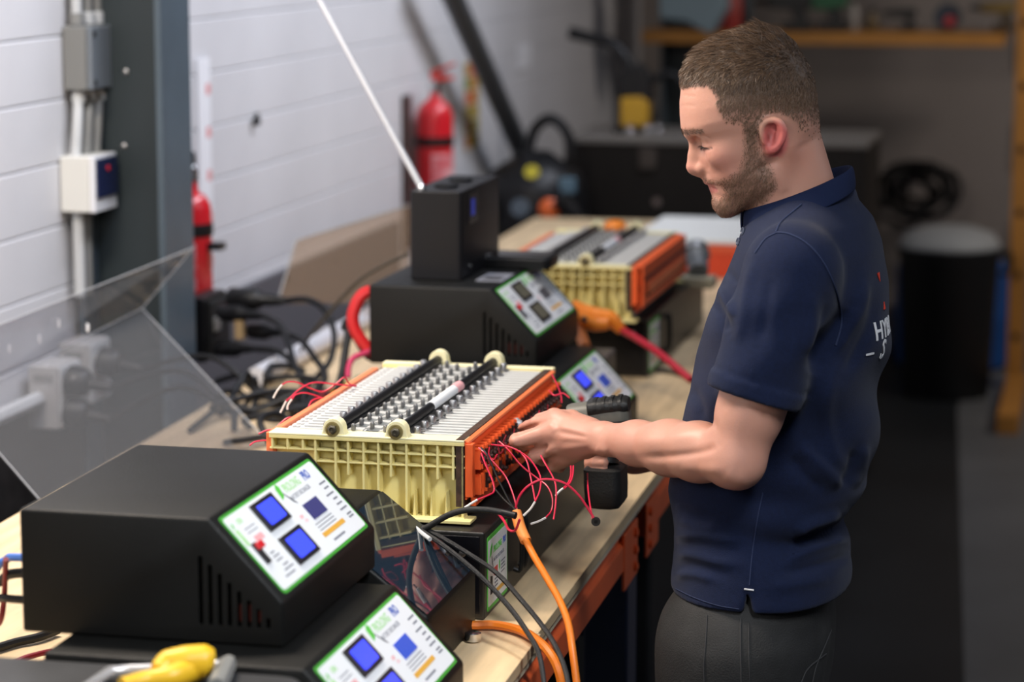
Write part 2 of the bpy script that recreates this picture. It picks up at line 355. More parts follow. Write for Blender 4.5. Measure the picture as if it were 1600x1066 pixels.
# ================================================================== FAR END OF THE ROOM
# machine with hose
vm = thing('workshop_vacuum', 'black workshop vacuum with an orange knob standing behind the far bench end', 'vacuum', at(835, 620, 8.5)*np.array([1, 1, 0]))
MB().lathe([(.17, .02), (.185, .06), (.185, .7), (.17, .9), (.17, 1.0), (.15, 1.06), (.09, 1.1), (.05, 1.13)], n=24).build('tank', black_plastic, vm)
MB().lathe([(.188, 0), (.188, .03)], (0, 0, .88), n=24).build('clamp_ring', dark_void, vm)
MB().tube([(-.02, -.02, 1.12), (0, 0, 1.2), (.05, 0, 1.235), (.1, 0, 1.2), (.12, 0, 1.13), (.1, 0, 1.05)], .018, 8).build('handle', black_plastic, vm)
MB().tube([(-.12, -.15, .98), (-.2, -.2, .85), (-.1, -.24, .72), (.1, -.22, .75), (.17, -.16, .9), (.12, -.18, 1.0)], .03, 10).build('hose', black_rubber, vm)
MB().lathe([(.024, 0), (.024, .012)], (.02, -.13, 1.07), (.1, -1, .6), 12).build('yellow_cap', mat('yellow_cap', (.5, .42, .02), .5), vm)
MB().lathe([(.036, 0), (.034, .02), (.02, .03)], (.085, -.165, .96), (.3, -1, .2), 14).build('orange_knob', mat('orange_knob', (.75, .13, .02), .4), vm)
MB().lathe([(.03, 0), (.03, .016)], (-.005, -.183, .965), (0, -1, .1), 14).build('dial', mat('dial_grey', (.1, .13, .16), .4), vm)
MB().cbox((.13, -.1, 1.03), (.05, .04, .05)).build('switch_box', mat('blue_grey', (.1, .18, .24), .4), vm, bevel=.005)
for a in (45, 135, 225, 315): MB().cyl((.15*math.cos(math.radians(a)), .15*math.sin(math.radians(a)), 0), (.15*math.cos(math.radians(a)), .15*math.sin(math.radians(a)), .03), .025, n=10).build('castor', dark_void, vm)
# dark chest
cl = at(884, 214, 8.75); cr = at(1165, 214, 8.75); W = 1.0
ch = thing('dark_chest', 'large dark brown chest with bright metal edge trim behind the bench end', 'chest', (cl[0], cl[1], 0))
zt = cl[2]
MB().box(0, W, 0, .5, .04, zt-.02).build('body', mat('chest_brown', (.016, .013, .011), .6, var=.2, vscale=4, spec=.2), ch, bevel=.004)
MB().box(-.004, W+.004, -.006, .5, zt-.02, zt).build('lid', mat('chest_trim', (.17, .155, .14), .5, 0, spec=.25), ch, bevel=.004)
MB().box(-.006, .012, -.006, .02, .04, zt-.02).build('corner_trim', mat('chest_trim', (.17, .155, .14), .5, 0, spec=.25), ch, bevel=.002)
for x in (.28, .72): MB().box(x-.03, x+.03, -.012, 0, zt-.10, zt-.03).build('latch', mat('chest_latch', (.06, .05, .045), .4, .5), ch, bevel=.003)
MB().lathe([(.013, 0), (.013, .006)], (.31, -.001, zt-.21), (0, -1, 0), 10).build('lock', mat('lock_brass', (.28, .22, .2), .4, .6), ch)
for x in (.06, .94):
    for y in (.06, .44): MB().cyl((x, y, 0), (x, y, .04), .025, n=10).build('foot', black_plastic, ch)
# yellow bodied sprayer/gun with black spout on the chest
q = at(990, 214, 8.95); sp = thing('spout_tool', 'yellow and black tool with a long curved black spout standing on the dark chest', 'tool', (q[0], q[1], zt))
MB().prism([(-.04, .02), (.05, .02), (.055, .1), (.035, .125), (-.04, .12)], .08, ((0, -.04, 0), (1, 0, 0), (0, 0, 1), (0, 1, 0))).build('yellow_body', mat('tool_yellow', (.62, .34, .02), .45), sp, bevel=.008)
MB().box(-.06, .08, -.06, .06, 0, .02).build('base', black_plastic, sp, bevel=.004)
MB().prism([(-.055, .12), (.07, .11), (.06, .2), (.02, .24), (-.05, .2)], .07, ((0, -.035, 0), (1, 0, 0), (0, 0, 1), (0, 1, 0))).build('head', black_plastic, sp, bevel=.01)
MB().tube([(0, 0, .19), (-.03, 0, .25), (-.08, 0, .30), (-.14, 0, .315), (-.225, 0, .335)], [.03, .026, .02, .019, .021], 10).build('spout', black_plastic, sp)
MB().tube([(.05, 0, .17), (.12, 0, .2), (.19, 0, .15), (.22, 0, .05), (.25, 0, .012)], .014, 8).build('hose', black_rubber, sp)
for i, px in enumerate((985, 1012, 1029)):
    q = at(px, 209, 8.82+.03*i); o = thing('steel_socket', 'small shiny steel socket on the dark chest, %s of three' % ['leftmost', 'middle', 'rightmost'][i], 'socket tool', (q[0], q[1], zt))
    MB().lathe([(.017, 0), (.018, .003), (.018, .018), (.013, .021), (.013, .034), (.008, .035)], n=12).build('barrel', chrome, o)
    MB().lathe([(.0185, 0), (.0185, .004)], (0, 0, .007), n=12).build('knurl', dull_metal, o)
# shelf rack
sh = thing('shelf_rack', 'ochre shelf on an upright post along the back wall', 'shelf', (0, 0, 0))
zs = at(1300, 57, 10.7)[2]; l = at(998, 57, 10.7); r = at(1586, 57, 10.7)
yb = 10.62
MB().box(l[0], r[0]-.03, yb, yb+.4, zs-.02, zs+.02).build('shelf_board', ochre, sh, bevel=.003)
MB().box(l[0], r[0]-.03, yb-.02, yb, zs-.028, zs+.022).build('front_rail', ochre, sh, bevel=.003)
pr = at(1597, 300, 10.55)
MB().box(pr[0]-.035, pr[0]+.035, yb-.06, yb+.02, 0, 2.6).build('post', ochre, sh, bevel=.004)
MB().box(pr[0]-.06, pr[0]+.06, yb-.09, yb+.05, 0, .012).build('foot_plate', dull_metal, sh)
MB().box(pr[0]-.03, pr[0]+.05, yb-1.0, yb-.09, .0, .07).build('base_rail', ochre, sh, bevel=.004)
for k in range(9): MB().box(pr[0]-.012, pr[0]+.012, yb-.063, yb-.06, .2+k*.25, .23+k*.25).build('slot', dark_void, sh)
def onshelf(px, d=10.72): p = at(px, 50, d); return (p[0], p[1], zs+.023)
def lath(name, label, cat, loc, prof, m, extra=None, n=16):
    o = thing(name, label, cat, loc); MB().lathe(prof, n=n).build('body', m, o)
    if extra: MB().lathe(extra[0], n=n).build(extra[2], extra[1], o)
    return o
dgreen = mat('dark_green', (.02, .12, .05), .5); dpurple = mat('dark_grey_tool', (.02, .02, .02), .5)
o = thing('plastic_hopper', 'blue-grey plastic hopper hanging in front of the left end of the shelf', 'hopper', at(1084, 20, 10.45))
hopper = mat('blue_grey_plastic', (.24, .33, .38), .5)
fr = (( -.13, -.06, .2), (1, 0, 0), (0, 0, 1), (0, 1, 0))
MB().prism([(0, 0), (.24, 0), (.27, -.18), (.205, -.285), (.11, -.235), (.0, -.22)], .12, fr).build('body', hopper, o, bevel=.012)
MB().box(-.14, .13, -.07, .07, .2, .215).build('rim', hopper, o, bevel=.004)
o = thing('red_can', 'red can with dark cap on the shelf beside the blue-grey hopper', 'can', onshelf(1140)); MB().lathe([(.05, 0), (.05, .15), (.03, .18)], n=16).build('body', mat('can_red', (.4, .03, .02), .4), o); MB().lathe([(.02, .18), (.02, .21)], n=12).build('cap', black_plastic, o)
def tool(px, label, m1, m2, s=1.0, flip=1):
    o = thing('power_tool', label, 'tool', onshelf(px))
    MB().prism([(-.09*flip, .09), (-.09*flip, .14), (.08*flip, .15), (.09*flip, .1), (.0, .085)], .06*s, ((0, -.03, 0), (s, 0, 0), (0, 0, s), (0, 1, 0))).build('motor_body', m1, o, bevel=.006)
    MB().prism([(.0, .09), (.06*flip, .09), (.07*flip, .03), (.02*flip, .03)], .045*s, ((0, -.022, 0), (s, 0, 0), (0, 0, s), (0, 1, 0))).build('grip', m2, o, bevel=.005)
    MB().box(-.0-.03*s, .09*s, -.04*s, .04*s, 0, .035*s).build('battery', m2, o, bevel=.005)
    MB().cyl((-.09*flip*s, 0, .115*s), (-.15*flip*s, 0, .115*s), .018*s, .01*s, 10).build('chuck', dpurple, o)
    return o
tool(1235, 'black power tool on the shelf directly behind the man\'s head', dpurple, dpurple)
tool(1290, 'green power tool on the shelf right of the man\'s head', dgreen, dpurple)
lath('white_bottle', 'small white bottle on the shelf right of the green power tool', 'bottle', onshelf(1333), [(.02, 0), (.022, .005), (.022, .08), (.01, .1), (.01, .12)], mat('bottle_white', (.3, .28, .26), .4), ([(.012, .115), (.012, .135)], dpurple, 'cap'))
lath('brown_bottle', 'small brown bottle on the shelf beside the white bottle', 'bottle', onshelf(1362), [(.025, 0), (.027, .005), (.027, .05), (.012, .07), (.012, .08)], mat('bottle_brown', (.12, .08, .03), .4), ([(.014, .075), (.014, .095)], dpurple, 'cap'))
tool(1412, 'black power tool lying on the middle of the shelf', dpurple, dpurple, .62)
o = thing('tape_reel', 'dark blue reel with a red hub on the right part of the shelf', 'reel', onshelf(1480)); MB().lathe([(.055, 0), (.055, .012), (.03, .014), (.03, .04), (.055, .042), (.055, .054)], (0, .03, .055), (0, -1, 0), 20).build('reel', mat('reel_blue', (.03, .045, .07), .5), o); MB().lathe([(.022, 0), (.022, .02)], (.012, -.03, .04), (0, -1, 0), 14).build('hub', mat('hub_red', (.5, .02, .03), .4), o); MB().box(-.04, .04, -.03, .03, 0, .004).build('stand', dpurple, o)
tool(1560, 'yellow and brown power tool at the right end of the shelf', mat('tool_ochre', (.2, .13, .03), .5), mat('tool_brown', (.06, .04, .02), .5), .8)
# bin, drum, hose tangle
bp = at(1478, 608, 10.28)
bn = thing('black_bin', 'black round bin with a pale grey sack top at the back wall', 'bin', (bp[0], bp[1], 0))
MB().lathe([(.165, 0), (.17, .01), (.195, .55), (.205, .57), (.205, .59), (.19, .59)], n=28).build('barrel', mat('bin_black', (.006, .006, .007), .6), bn)
MB().lathe([(.196, .585), (.2, .6), (.17, .645), (.1, .668), (.03, .675)], n=28).build('sack_top', mat('sack_grey', (.38, .40, .41), .6, bump=.6, bscale=14), bn)
MB().tube([(.19, 0, .56), (.23, 0, .57), (.23, 0, .5), (.2, 0, .49)], .012, 8).build('handle', mat('bin_black', (.006, .006, .007), .6), bn)
bp2 = at(1485, 600, 10.95)
dr = thing('blue_drum', 'blue plastic drum behind the black bin', 'drum', (bp2[0], bp2[1], 0))
MB().lathe([(.2, 0), (.235, .02), (.24, .2), (.245, .22), (.24, .24), (.235, .42), (.2, .45), (.05, .455)], n=28).build('body', mat('drum_blue', (.01, .09, .34), .45), dr)
MB().lathe([(.04, .455), (.04, .475)], (.1, 0, 0), n=12).build('bung', black_plastic, dr)
hp = at(1430, 305, 11.05)
hs = thing('hose_tangle', 'tangle of black hose hanging on the back wall above the bin', 'hose', hp)
MB().cbox((0, .2, .1), (.08, .2, .03)).build('hook', dpurple, hs)
rr = random.Random(5)
for k in range(7):
    cx = rr.uniform(-.06, .08); cz = rr.uniform(-.03, .03); a = rr.uniform(.10, .17); b_ = rr.uniform(.06, .12)
    pts = [(cx+a*math.cos(t+.3*k), rr.uniform(-.05, .12), cz+b_*math.sin(t+.3*k)) for t in np.linspace(0, 2*PI, 12)]
    MB().tube(pts, .013, 8).build('loop', mat('hose_black', (.008, .007, .007), .6), hs)
# ================================================================== WORKBENCH
BZ = .95
wb = thing('workbench', 'long wooden workbench with orange rack beams and navy uprights along the white wall', 'workbench', (-1.2, 3.4, 0), .0165)
ys = [1.5, 3.30, 5.9, 8.0]
for k in range(3):
    MB().box(-1.675, -.722+.004*(k == 0), ys[k]+.0015, ys[k+1]-.0015, BZ-.0165, BZ).build('top_board', wood, wb, bevel=.0015, world=True)
    MB().box(-1.675, -.726+.004*(k == 0), ys[k]+.0015, ys[k+1]-.0015, BZ-.030, BZ-.017).build('under_board', wood_edge, wb, bevel=.0015, world=True)
ups = [1.7, 4.19, 6.5, 7.9]
for k in range(3):
    for X in (-.748, -1.66):
        s = 1 if X > -1 else -1
        poly = [(-.022, 0), (.022, 0), (.022, .042), (.014, .047), (.014, .064), (-.022, .064)]
        b = MB().prism(poly, ups[k+1]-.045-ups[k]-.06, ((X, ups[k]+.06, .855), (s, 0, 0), (0, 0, 1), (0, 1, 0))); b.build('beam', orange_paint, wb, bevel=.003, world=True)
for k in range(4):
    for X in (-.775, -1.64):
        u = MB().box(X-.04, X+.035, ups[k]-.045, ups[k]+.045, 0, BZ-.031).build('upright', navy_paint, wb, bevel=.004, world=True)
        for e in (-1, 1):
            yc = ups[k]+e*.048
            if X > -1:
                br = MB().box(X+.046, X+.051, min(yc, yc+e*.13), max(yc, yc+e*.13), .822, .915).build('bracket', orange_paint, wb, bevel=.002, world=True)
                for z in (.84, .868, .897): MB().lathe([(.008, 0), (.008, .004), (.004, .006)], (X+.051, yc+e*.03, z), (1, 0, 0), 8).build('rivet', orange_paint, br, world=True)
    MB().box(-1.6, -.815, ups[k]-.02, ups[k]+.02, .3, .34).build('cross_brace', navy_paint, wb, world=True)
    MB().box(-1.6, -.815, ups[k]-.02, ups[k]+.02, .70, .74).build('cross_brace', navy_paint, wb, world=True)
# under the bench: pallet, crate, dark boxes
slat = MB().box(-.045, .045, 0, .8, 0, .018).mesh('slat', mat('slat_grey', (.20, .22, .24), .7, var=.4, vscale=12, stretch=(6, 1, 6)), smooth=0)
pl = thing('grey_pallet', 'weathered grey slatted pallet on blocks under the bench', 'pallet', (-1.12, 3.1, 0))
for k in range(6): share('slat', slat, pl, (-.2+k*.105, 0, .43))
for y in (.02, .38, .74): MB().box(-.25, .38, y, y+.05, .40, .43).build('bearer', mat('slat_grey', (.2, .22, .24), .7), pl)
for y in (.02, .38, .74):
    for x in (-.25, .05, .3): MB().box(x, x+.08, y, y+.05, 0, .40).build('block', mat('dark_board', (.028, .024, .022), .6), pl)
cr = thing('dark_crate', 'dark crate with a pale frame under the bench behind the pallet', 'crate', (-1.35, 4.31, 0))
MB().box(0, .48, 0, .55, 0, .66).build('body', dark_void, cr, bevel=.01)
for z in (.5, .6): MB().box(.03, .36, -.012, 0, z, z+.03).build('front_rail', lgrey_plastic, cr, bevel=.002)
for x in (.03, .33): MB().box(x, x+.03, -.012, 0, .53, .6).build('front_stile', lgrey_plastic, cr, bevel=.002)
bxo = thing('dark_box', 'large dark box standing under the middle of the bench', 'box', (-1.6, 5.0, 0))
MB().box(0, .74, 0, 1.1, 0, .7).build('body', mat('box_dark', (.008, .008, .01), .6), bxo, bevel=.01); MB().box(-.01, .75, -.01, 1.11, .7, .74).build('lid', mat('box_dark2', (.012, .012, .014), .5), bxo, bevel=.006)

# ================================================================== CHARGERS
green_print = mat('green_print', (.10, .50, .06), .5); lgreen = mat('pale_green_print', (.36, .66, .28), .5); dgrey_print = mat('grey_print', (.20, .21, .25), .5)
blue_print = mat('blue_print', (.06, .12, .45), .5); amber = mat('amber_print', (.72, .38, .05), .5); navy_print = mat('navy_print', (.01, .012, .035), .5)
pink_print = mat('pink_print_label', (.75, .38, .40), .5); red_print = mat('red_print', (.70, .05, .05), .4)
panel_white = mat('panel_white', (.80, .82, .85), .3); green_edge = mat('green_edge', (.06, .36, .04), .4)
blue_lcd = mat('blue_backlit_screen', (.045, .07, .92), .25, emit=.6); grey_lcd = mat('grey_lcd', (.13, .125, .09), .25)
violet_win = mat('violet_window', (.055, .055, .19), .3); blue_win = mat('blue_window', (.03, .10, .62), .3); grey_win = mat('grey_window', (.10, .10, .12), .3)
bezel = mat('display_bezel', (.014, .013, .015), .4)
CH = .143; CL = .372; CWD = .31
def charger_profile(h=CH, ext=0, sl=(.085, .052), wd=CWD): return [(-ext, 0), (wd, 0), (wd, sl[1]), (wd-sl[0], h), (-ext, h)]
_case = {}
def case_mesh(h, slots, ext=0, sl=(.085, .052), ln=CL):
    k = (h, slots, ext, sl, ln)
    if k in _case: return _case[k]
    b = MB().prism(charger_profile(h, ext, sl), ln, ((0, ln, 0), (1, 0, 0), (0, 0, 1), (0, -1, 0)))
    o = b.build('case', black_case, None, smooth=0)
    bv = o.modifiers.new('bv', 'BEVEL'); bv.width = .004; bv.segments = 3; bv.limit_method = 'ANGLE'; bv.angle_limit = math.radians(25)
    c = MB()
    if slots:
        for i in range(8):
            x = .214+i*.0112; zt = .1-.0095*i; c.box(x-.0026, x+.0026, -.02, .012, .022, zt)
    else: c.box(.1, .101, -.02, .0005, .02, .021)
    co = c.build('cut', dark_void, None, smooth=0)
    bo = o.modifiers.new('bo', 'BOOLEAN'); bo.object = co; bo.operation = 'DIFFERENCE'; bo.solver = 'EXACT'
    dg = bpy.context.evaluated_depsgraph_get(); me = bpy.data.meshes.new_from_object(o.evaluated_get(dg)); me.name = 'case'
    me.polygons.foreach_set('use_smooth', [True]*len(me.polygons)); me.set_sharp_from_angle(angle=math.radians(32))
    bpy.data.objects.remove(o); bpy.data.objects.remove(co)
    _case[k] = me; return me
SD = np.array([.085, 0, -(CH-.052)]); SLEN = np.linalg.norm(SD); SD = SD/SLEN; SN = np.array([-SD[2], 0, SD[0]])
def panel_frame(h=CH):
    o = np.array([CWD-.085, .018, h])+SD*.006; return o, np.array([0, 1., 0]), SD, SN
LS = CL-.036; LT = SLEN-.012
def charger(loc, label, lcd, win, h=CH, rz=0, panel=True, ext=0, sl=(.085, .052), ln=CL):
    o = thing('battery_charger', label, 'charger', loc, rz)
    share('case', case_mesh(h, panel, ext, sl, ln), o)
    P0, es, et, n = panel_frame(h)
    def fr(s, t, up=.0): p = P0+es*(s*LS)+et*(t*LT)+n*up; return (p, es, -et, n)
    def quad(mb, s0, s1, t0, t1, up, th=.0005):
        p = P0+es*(s0*LS)+et*(t1*LT)+n*up
        mb.prism([(0, 0), ((s1-s0)*LS, 0), ((s1-s0)*LS, (t1-t0)*LT), (0, (t1-t0)*LT)], th, (p, es, -et, n))
    if not panel: return o, fr
    c0 = P0+es*LS/2+et*LT/2
    MB().prism(rrect(LS, LT, .006), .0012, (c0, es, -et, n)).build('label_border', green_edge, o)
    MB().prism(rrect(LS-.008, LT-.008, .005), .0004, (c0+n*.0012, es, -et, n)).build('label_face', panel_white, o)
    U = .0016
    for (t0, t1) in ((.075, .42), (.52, .87)):
        p = fr(.367, (t0+t1)/2, U)
        bz = MB().prism(rrect(.224*LS, (t1-t0)*LT, .001), .003, p).build('display_bezel', bezel, o, bevel=.0006)
        MB().prism(rrect(.165*LS, (t1-t0-.095)*LT, .003), .0008, (np.asarray(p[0])+n*.003, es, -et, n)).build('screen', lcd, bz)
    w = MB(); quad(w, .635, .79, .385, .585, U, .0012); w.build('window', win, o)
    pr = MB()
    mats = [lgreen, blue_print, dgrey_print, green_print, navy_print, amber, pink_print, red_print]
    pr.m = 0; pr.text('PROLONG', .0172, fr(.605, .185, U), sx=.72, depth=.0002, bold=.0003)
    pr.m = 1; pr.text('PRO', .0172, fr(.60+.222, .185, U), sx=.72, depth=.0002, bold=.0006)
    pr.m = 2; pr.text('BATTERY DISCHARGER', .0088, fr(.605, .285, U), sx=.78, depth=.0002)
    # leaf and pencil marks
    pr.m = 3; pr.prism([(0, 0), (.012, .004), (.017, .016), (.012, .022), (.003, .016)], .0003, fr(.535, .225, U))
    pr.m = 4; pr.prism([(0, .006), (.003, .001), (.014, -.012), (.016, -.016), (.010, -.012), (.001, .001)], .0003, fr(.575, .20, U))
    pr.m = 3; pr.prism([(0, 0), (.005, .002), (.007, .007), (.003, .008)], .0003, fr(.03, .19, U))
    pr.m = 0; pr.text('ON', .010, fr(.09, .17, U), depth=.0002, bold=.0003); quad(pr, .03, .055, .2, .4, U, .0003)
    pr.m = 2
    for t in (.24, .29): quad(pr, .10, .2, t, t+.012, U, .0002)
    for (t, s0, s1) in ((.30, .90, .97), (.37, .91, .96), (.45, .88, .96), (.52, .91, .955), (.59, .90, .96), (.66, .89, .965), (.74, .91, .96), (.78, .91, .96)): quad(pr, s0, s1, t, t+.022, U, .0002)
    for t in (.63, .67, .71): quad(pr, .61, .80, t, t+.012, U, .0002)
    quad(pr, .65, .78, .87, .895, U, .0002)
    for (t, s0, s1) in ((.58, .13, .17), (.63, .13, .19), (.68, .13, .19), (.75, .15, .2), (.8, .13, .22), (.86, .10, .2)): quad(pr, s0, s1, t, t+.018, U, .0002)
    pr.m = 5; quad(pr, .60, .85, .75, .805, U, .0003)
    pr.m = 6; pr.text('OFF', .0065, fr(.545, .50, U), depth=.0002, bold=.0003); pr.text('ON', .0065, fr(.56, .56, U), depth=.0002); quad(pr, .115, .195, .35, .42, U, .0003)
    pr.build('printed_text', mats, o, smooth=0, kind='stuff')
    sw = MB(); quad(sw, .05, .085, .40, .66, U, .003); so = sw.build('switch', bezel, o, bevel=.0008)
    b = MB(); quad(b, .055, .115, .42, .50, U+.002, .004); b.build('switch_button', red_gloss, o, bevel=.001)
    MB().box(.248, .29, .0085, .0105, .026, .045).build('inner_board', mat('inner_red', (.22, .03, .02), .5), o)
    return o, fr
A, frA = charger((-1.183, 2.685, BZ+CH), 'front charger on top of a stack, two glowing blue screens and a violet window', blue_lcd, violet_win)
B, frB = charger((-1.052, 2.612, BZ), 'lowest front charger carrying another charger, its square window bright blue', blue_lcd, blue_win, ext=.075)
D_, _ = charger((-1.292, 4.495, BZ+CH), 'charger with unlit grey screens under the black radio', grey_lcd, grey_win)
E_, _ = charger((-1.158, 4.395, BZ), 'charger with blue screens right behind the yellow battery, under the charger with grey screens', blue_lcd, blue_win, ext=.1)
# charger with a glossy plate between front stack and battery
Cc, frC = charger((-1.118, 3.066, BZ), 'dark unlabelled charger with a mirror-like glossy sloping plate beside the battery', blue_lcd, blue_win, h=.183, panel=False, sl=(.132, .080), ln=.25)
sd = np.array([.132, 0, -.103]); sl_len = np.linalg.norm(sd); sd /= sl_len; sn = np.array([-sd[2], 0, sd[0]]); c0 = np.array([CWD-.132, .125, .183])+sd*sl_len/2; ey_ = np.array([0, 1., 0])
MB().prism(rrect(.244, sl_len-.008, .003), .0015, (c0, ey_, -sd, sn)).build('glossy_plate', mat('mirror_plate', (.012, .022, .035), .05, spec=.6, coat=.6), Cc)
MB().prism([(0, 0), (.02, 0), (.02, .005), (0, .005)], .001, (c0+ey_*.09+sd*.045+sn*.0012, ey_, -sd, sn)).build('slot_mark', dark_void, Cc)

# ================================================================== LONG BOXES WITH LABEL UNDER THE BATTERIES
def long_box(loc, L, label, z=.122):
    o = thing('battery_box', label, 'box', loc)
    MB().box(-.30, 0, 0, L, 0, z).build('case', mat('box_black', (.018, .017, .016), .4, var=.3, vscale=14, bump=.2, bscale=300), o, bevel=.003)
    MB().box(-.295, -.006, -.0015, .0, .008, z-.006).build('front_plate', mat('plate_gloss_black', (.006, .006, .008), .22), o, bevel=.001)
    c0 = np.array([0, .075, z/2-.002]); fx = ((0, 1, 0), (0, 0, 1), (1, 0, 0))
    MB().prism(rrect(.12, .104, .004), .0008, (c0, *fx)).build('label_border', green_print, o)
    MB().prism(rrect(.112, .092, .003), .0004, (c0+[.0008, 0, 0], *fx)).build('label_face', panel_white, o)
    pr = MB(); mats = [green_print, blue_print, dgrey_print, red_print, navy_print, amber]
    def fr(s, t): return (c0+[.0013, (s-.5)*.112, (.5-t)*.092], *fx)
    pr.m = 0; pr.text('PROLONG', .013, fr(.27, .24), sx=.78, depth=.0002, bold=.0003); pr.prism([(0, 0), (.004, .012), (.013, .019), (.016, .013), (.010, .003)], .0003, fr(.06, .27))
    pr.m = 1; pr.text('PRO', .013, fr(.77, .24), sx=.72, depth=.0002, bold=.0004)
    pr.m = 2; pr.text('BATTERY DISCHARGER', .0072, fr(.27, .38), sx=.82, depth=.0002)
    pr.m = 4; pr.prism([(0, 0), (.004, -.006), (.012, -.028), (.009, -.02), (.002, -.01)], .0003, fr(.17, .26)); pr.prism([(0, 0), (.012, 0), (.012, .024), (0, .026)], .0003, fr(.1, .84))
    pr.m = 3; pr.prism([(0, 0), (.02, 0), (.02, .011), (0, .011)], .0003, fr(.3, .6))
    pr.m = 2
    for k in range(4): pr.prism([(0, 0), (.026-.004*(k % 2), 0), (.026-.004*(k % 2), .0018), (0, .0018)], .0002, fr(.66, .50+.055*k))
    for k in range(3): pr.prism([(0, 0), (.018, 0), (.018, .0022), (0, .0022)], .0002, fr(.33, .68+.055*k))
    pr.m = 0; pr.prism([(0, .004), (.003, 0), (.006, .004), (.006, .012), (.003, .016), (0, .012)], .0002, fr(.56, .6))
    pr.m = 5; pr.prism([(0, 0), (.058, 0), (.058, .006), (0, .006)], .0003, fr(.34, .90))
    pr.build('printed_text', mats, o, smooth=0, kind='stuff')
    hd = MB().tube([(.002, .17, .1), (.012, .17, .1), (.014, .17, .06), (.012, .17, .03), (.002, .17, .03)], .0035, 8, 4).build('side_handle', black_plastic, o)
    MB().tube([(.002, .20, .1), (.012, .20, .1), (.014, .20, .06), (.012, .20, .03), (.002, .20, .03)], .0035, 8, 4).build('side_handle', black_plastic, o)
    for x in (-.27, -.03): MB().lathe([(.005, 0), (.005, .002), (.003, .003)], (x, -.0015, z-.03), (0, -1, 0), 8).build('screw', dull_metal, o)
    return o
long_box((-.805, 3.353, BZ), .72, 'long black box under the near yellow battery, green-edged label on its end')
long_box((-.914, 5.25, BZ), .75, 'long black box under the far yellow battery')

# ================================================================== BATTERY PACKS
pale_yellow = mat('pale_yellow_plastic', (.86, .75, .33), .45, var=.12, vscale=8)
cream_top = mat('cream_yellow_top', (.86, .80, .50), .45)
module_m = mat('module_plastic', (.60, .60, .585), .5, var=.08, vscale=30)
module_d = mat('module_groove', (.33, .33, .33), .6)
orange_pl = mat('orange_plastic', (.88, .125, .028), .42); orange_lt = mat('orange_plastic_rim', (.90, .22, .08), .42)
brown_edge = mat('brown_foam', (.075, .035, .02), .8, var=.6, vscale=120)
post_m = mat('terminal_post', (.17, .17, .17), .4, .4); busbar_m = mat('dark_busbar', (.035, .012, .01), .5, .2)
BW, BL, BH = .278, .605, .109
def end_plate(o, y, s):
    """pale yellow ribbed plate; s=-1 front, +1 back"""
    e = thing; pl = MB()
    pl.box(.004, BW-.002, y, y+.004*-s, .0, BH-.004); p = pl.build('end_plate', pale_yellow, o, bevel=.001)
    y0, y1 = (y-.022, y) if s < 0 else (y, y+.022)
    r = MB()
    def rib(x0, x1, z0, z1, d=1.0):
        r.box(x0, x1, y0 if s < 0 else y0, y1, z0, z1)
    r.box(0, BW, y0, y1, BH-.004, BH+.001)
    for z in (BH-.020, BH-.024-.012):
        x0 = 0 if z > BH-.03 else .068
        r.box(x0, BW, y0+.003*(s < 0), y1, z, z+.0026)
    r.box(.066, BW, y0, y1, 0, .005)
    xs = [.004, .026, .048, .066, .095, .113, .135, .156, .174, .196, .220, .240, .262, BW-.003]
    for i, x in enumerate(xs):
        zb = BH-.020 if x < .06 else (0 if i in (3, 4, 6, 7, 9, 10, 13) else BH-.052)
        r.box(x-.0017, x+.0017, y0+.002*(s < 0), y1, zb, BH-.002)
    for x in (.205, .229, .25): r.prism([(0, 0), (.004, 0), (.002, .035)], .02, ((x, y1 if s < 0 else y0, .005), (1, 0, 0), (0, 0, 1), (0, -1, 0) if s < 0 else (0, 1, 0)))
    # foot flange
    r.box(.07, BW+.012, y0-.014*(s < 0), y1, -.0005, .004)
    r.build('ribs', pale_yellow, p, bevel=.0008)
    top = MB().box(0, BW, min(y0, y1), max(y0, y1)+.012*(s < 0), BH+.001, BH+.004).build('top_flange', cream_top, o, bevel=.001)
    for x in (.092, .182):
        lg = MB().prism([(x-.024, -.004), (x+.024, -.004), (x+.018, .001), (x+.0145, .010)]+[(x+.0145*math.cos(a), .012+.0145*math.sin(a)) for a in np.linspace(.1, PI-.1, 9)]+[(x-.0145, .010), (x-.018, .001)], .020, ((0, y1 if s < 0 else y0, BH), (1, 0, 0), (0, 0, 1), (0, -1, 0) if s < 0 else (0, 1, 0))).build('rod_lug', cream_top, o, bevel=.001)
        ye = y0 if s < 0 else y1
        MB().lathe([(.0105, 0), (.0105, .001), (.0085, .0012), (.0085, .0002)], (x, ye, BH+.012), (0, s, 0), 20).build('washer', mat('brass_nut', (.42, .34, .14), .4, .6), lg)
        MB().lathe([(.0066, 0), (.0066, .004), (.005, .005), (.0032, .005), (.003, .003)], (x, ye+s*.0006, BH+.012), (0, s, 0), 6).build('hex_bolt', mat('bolt_dark', (.18, .16, .12), .35, .8), lg)
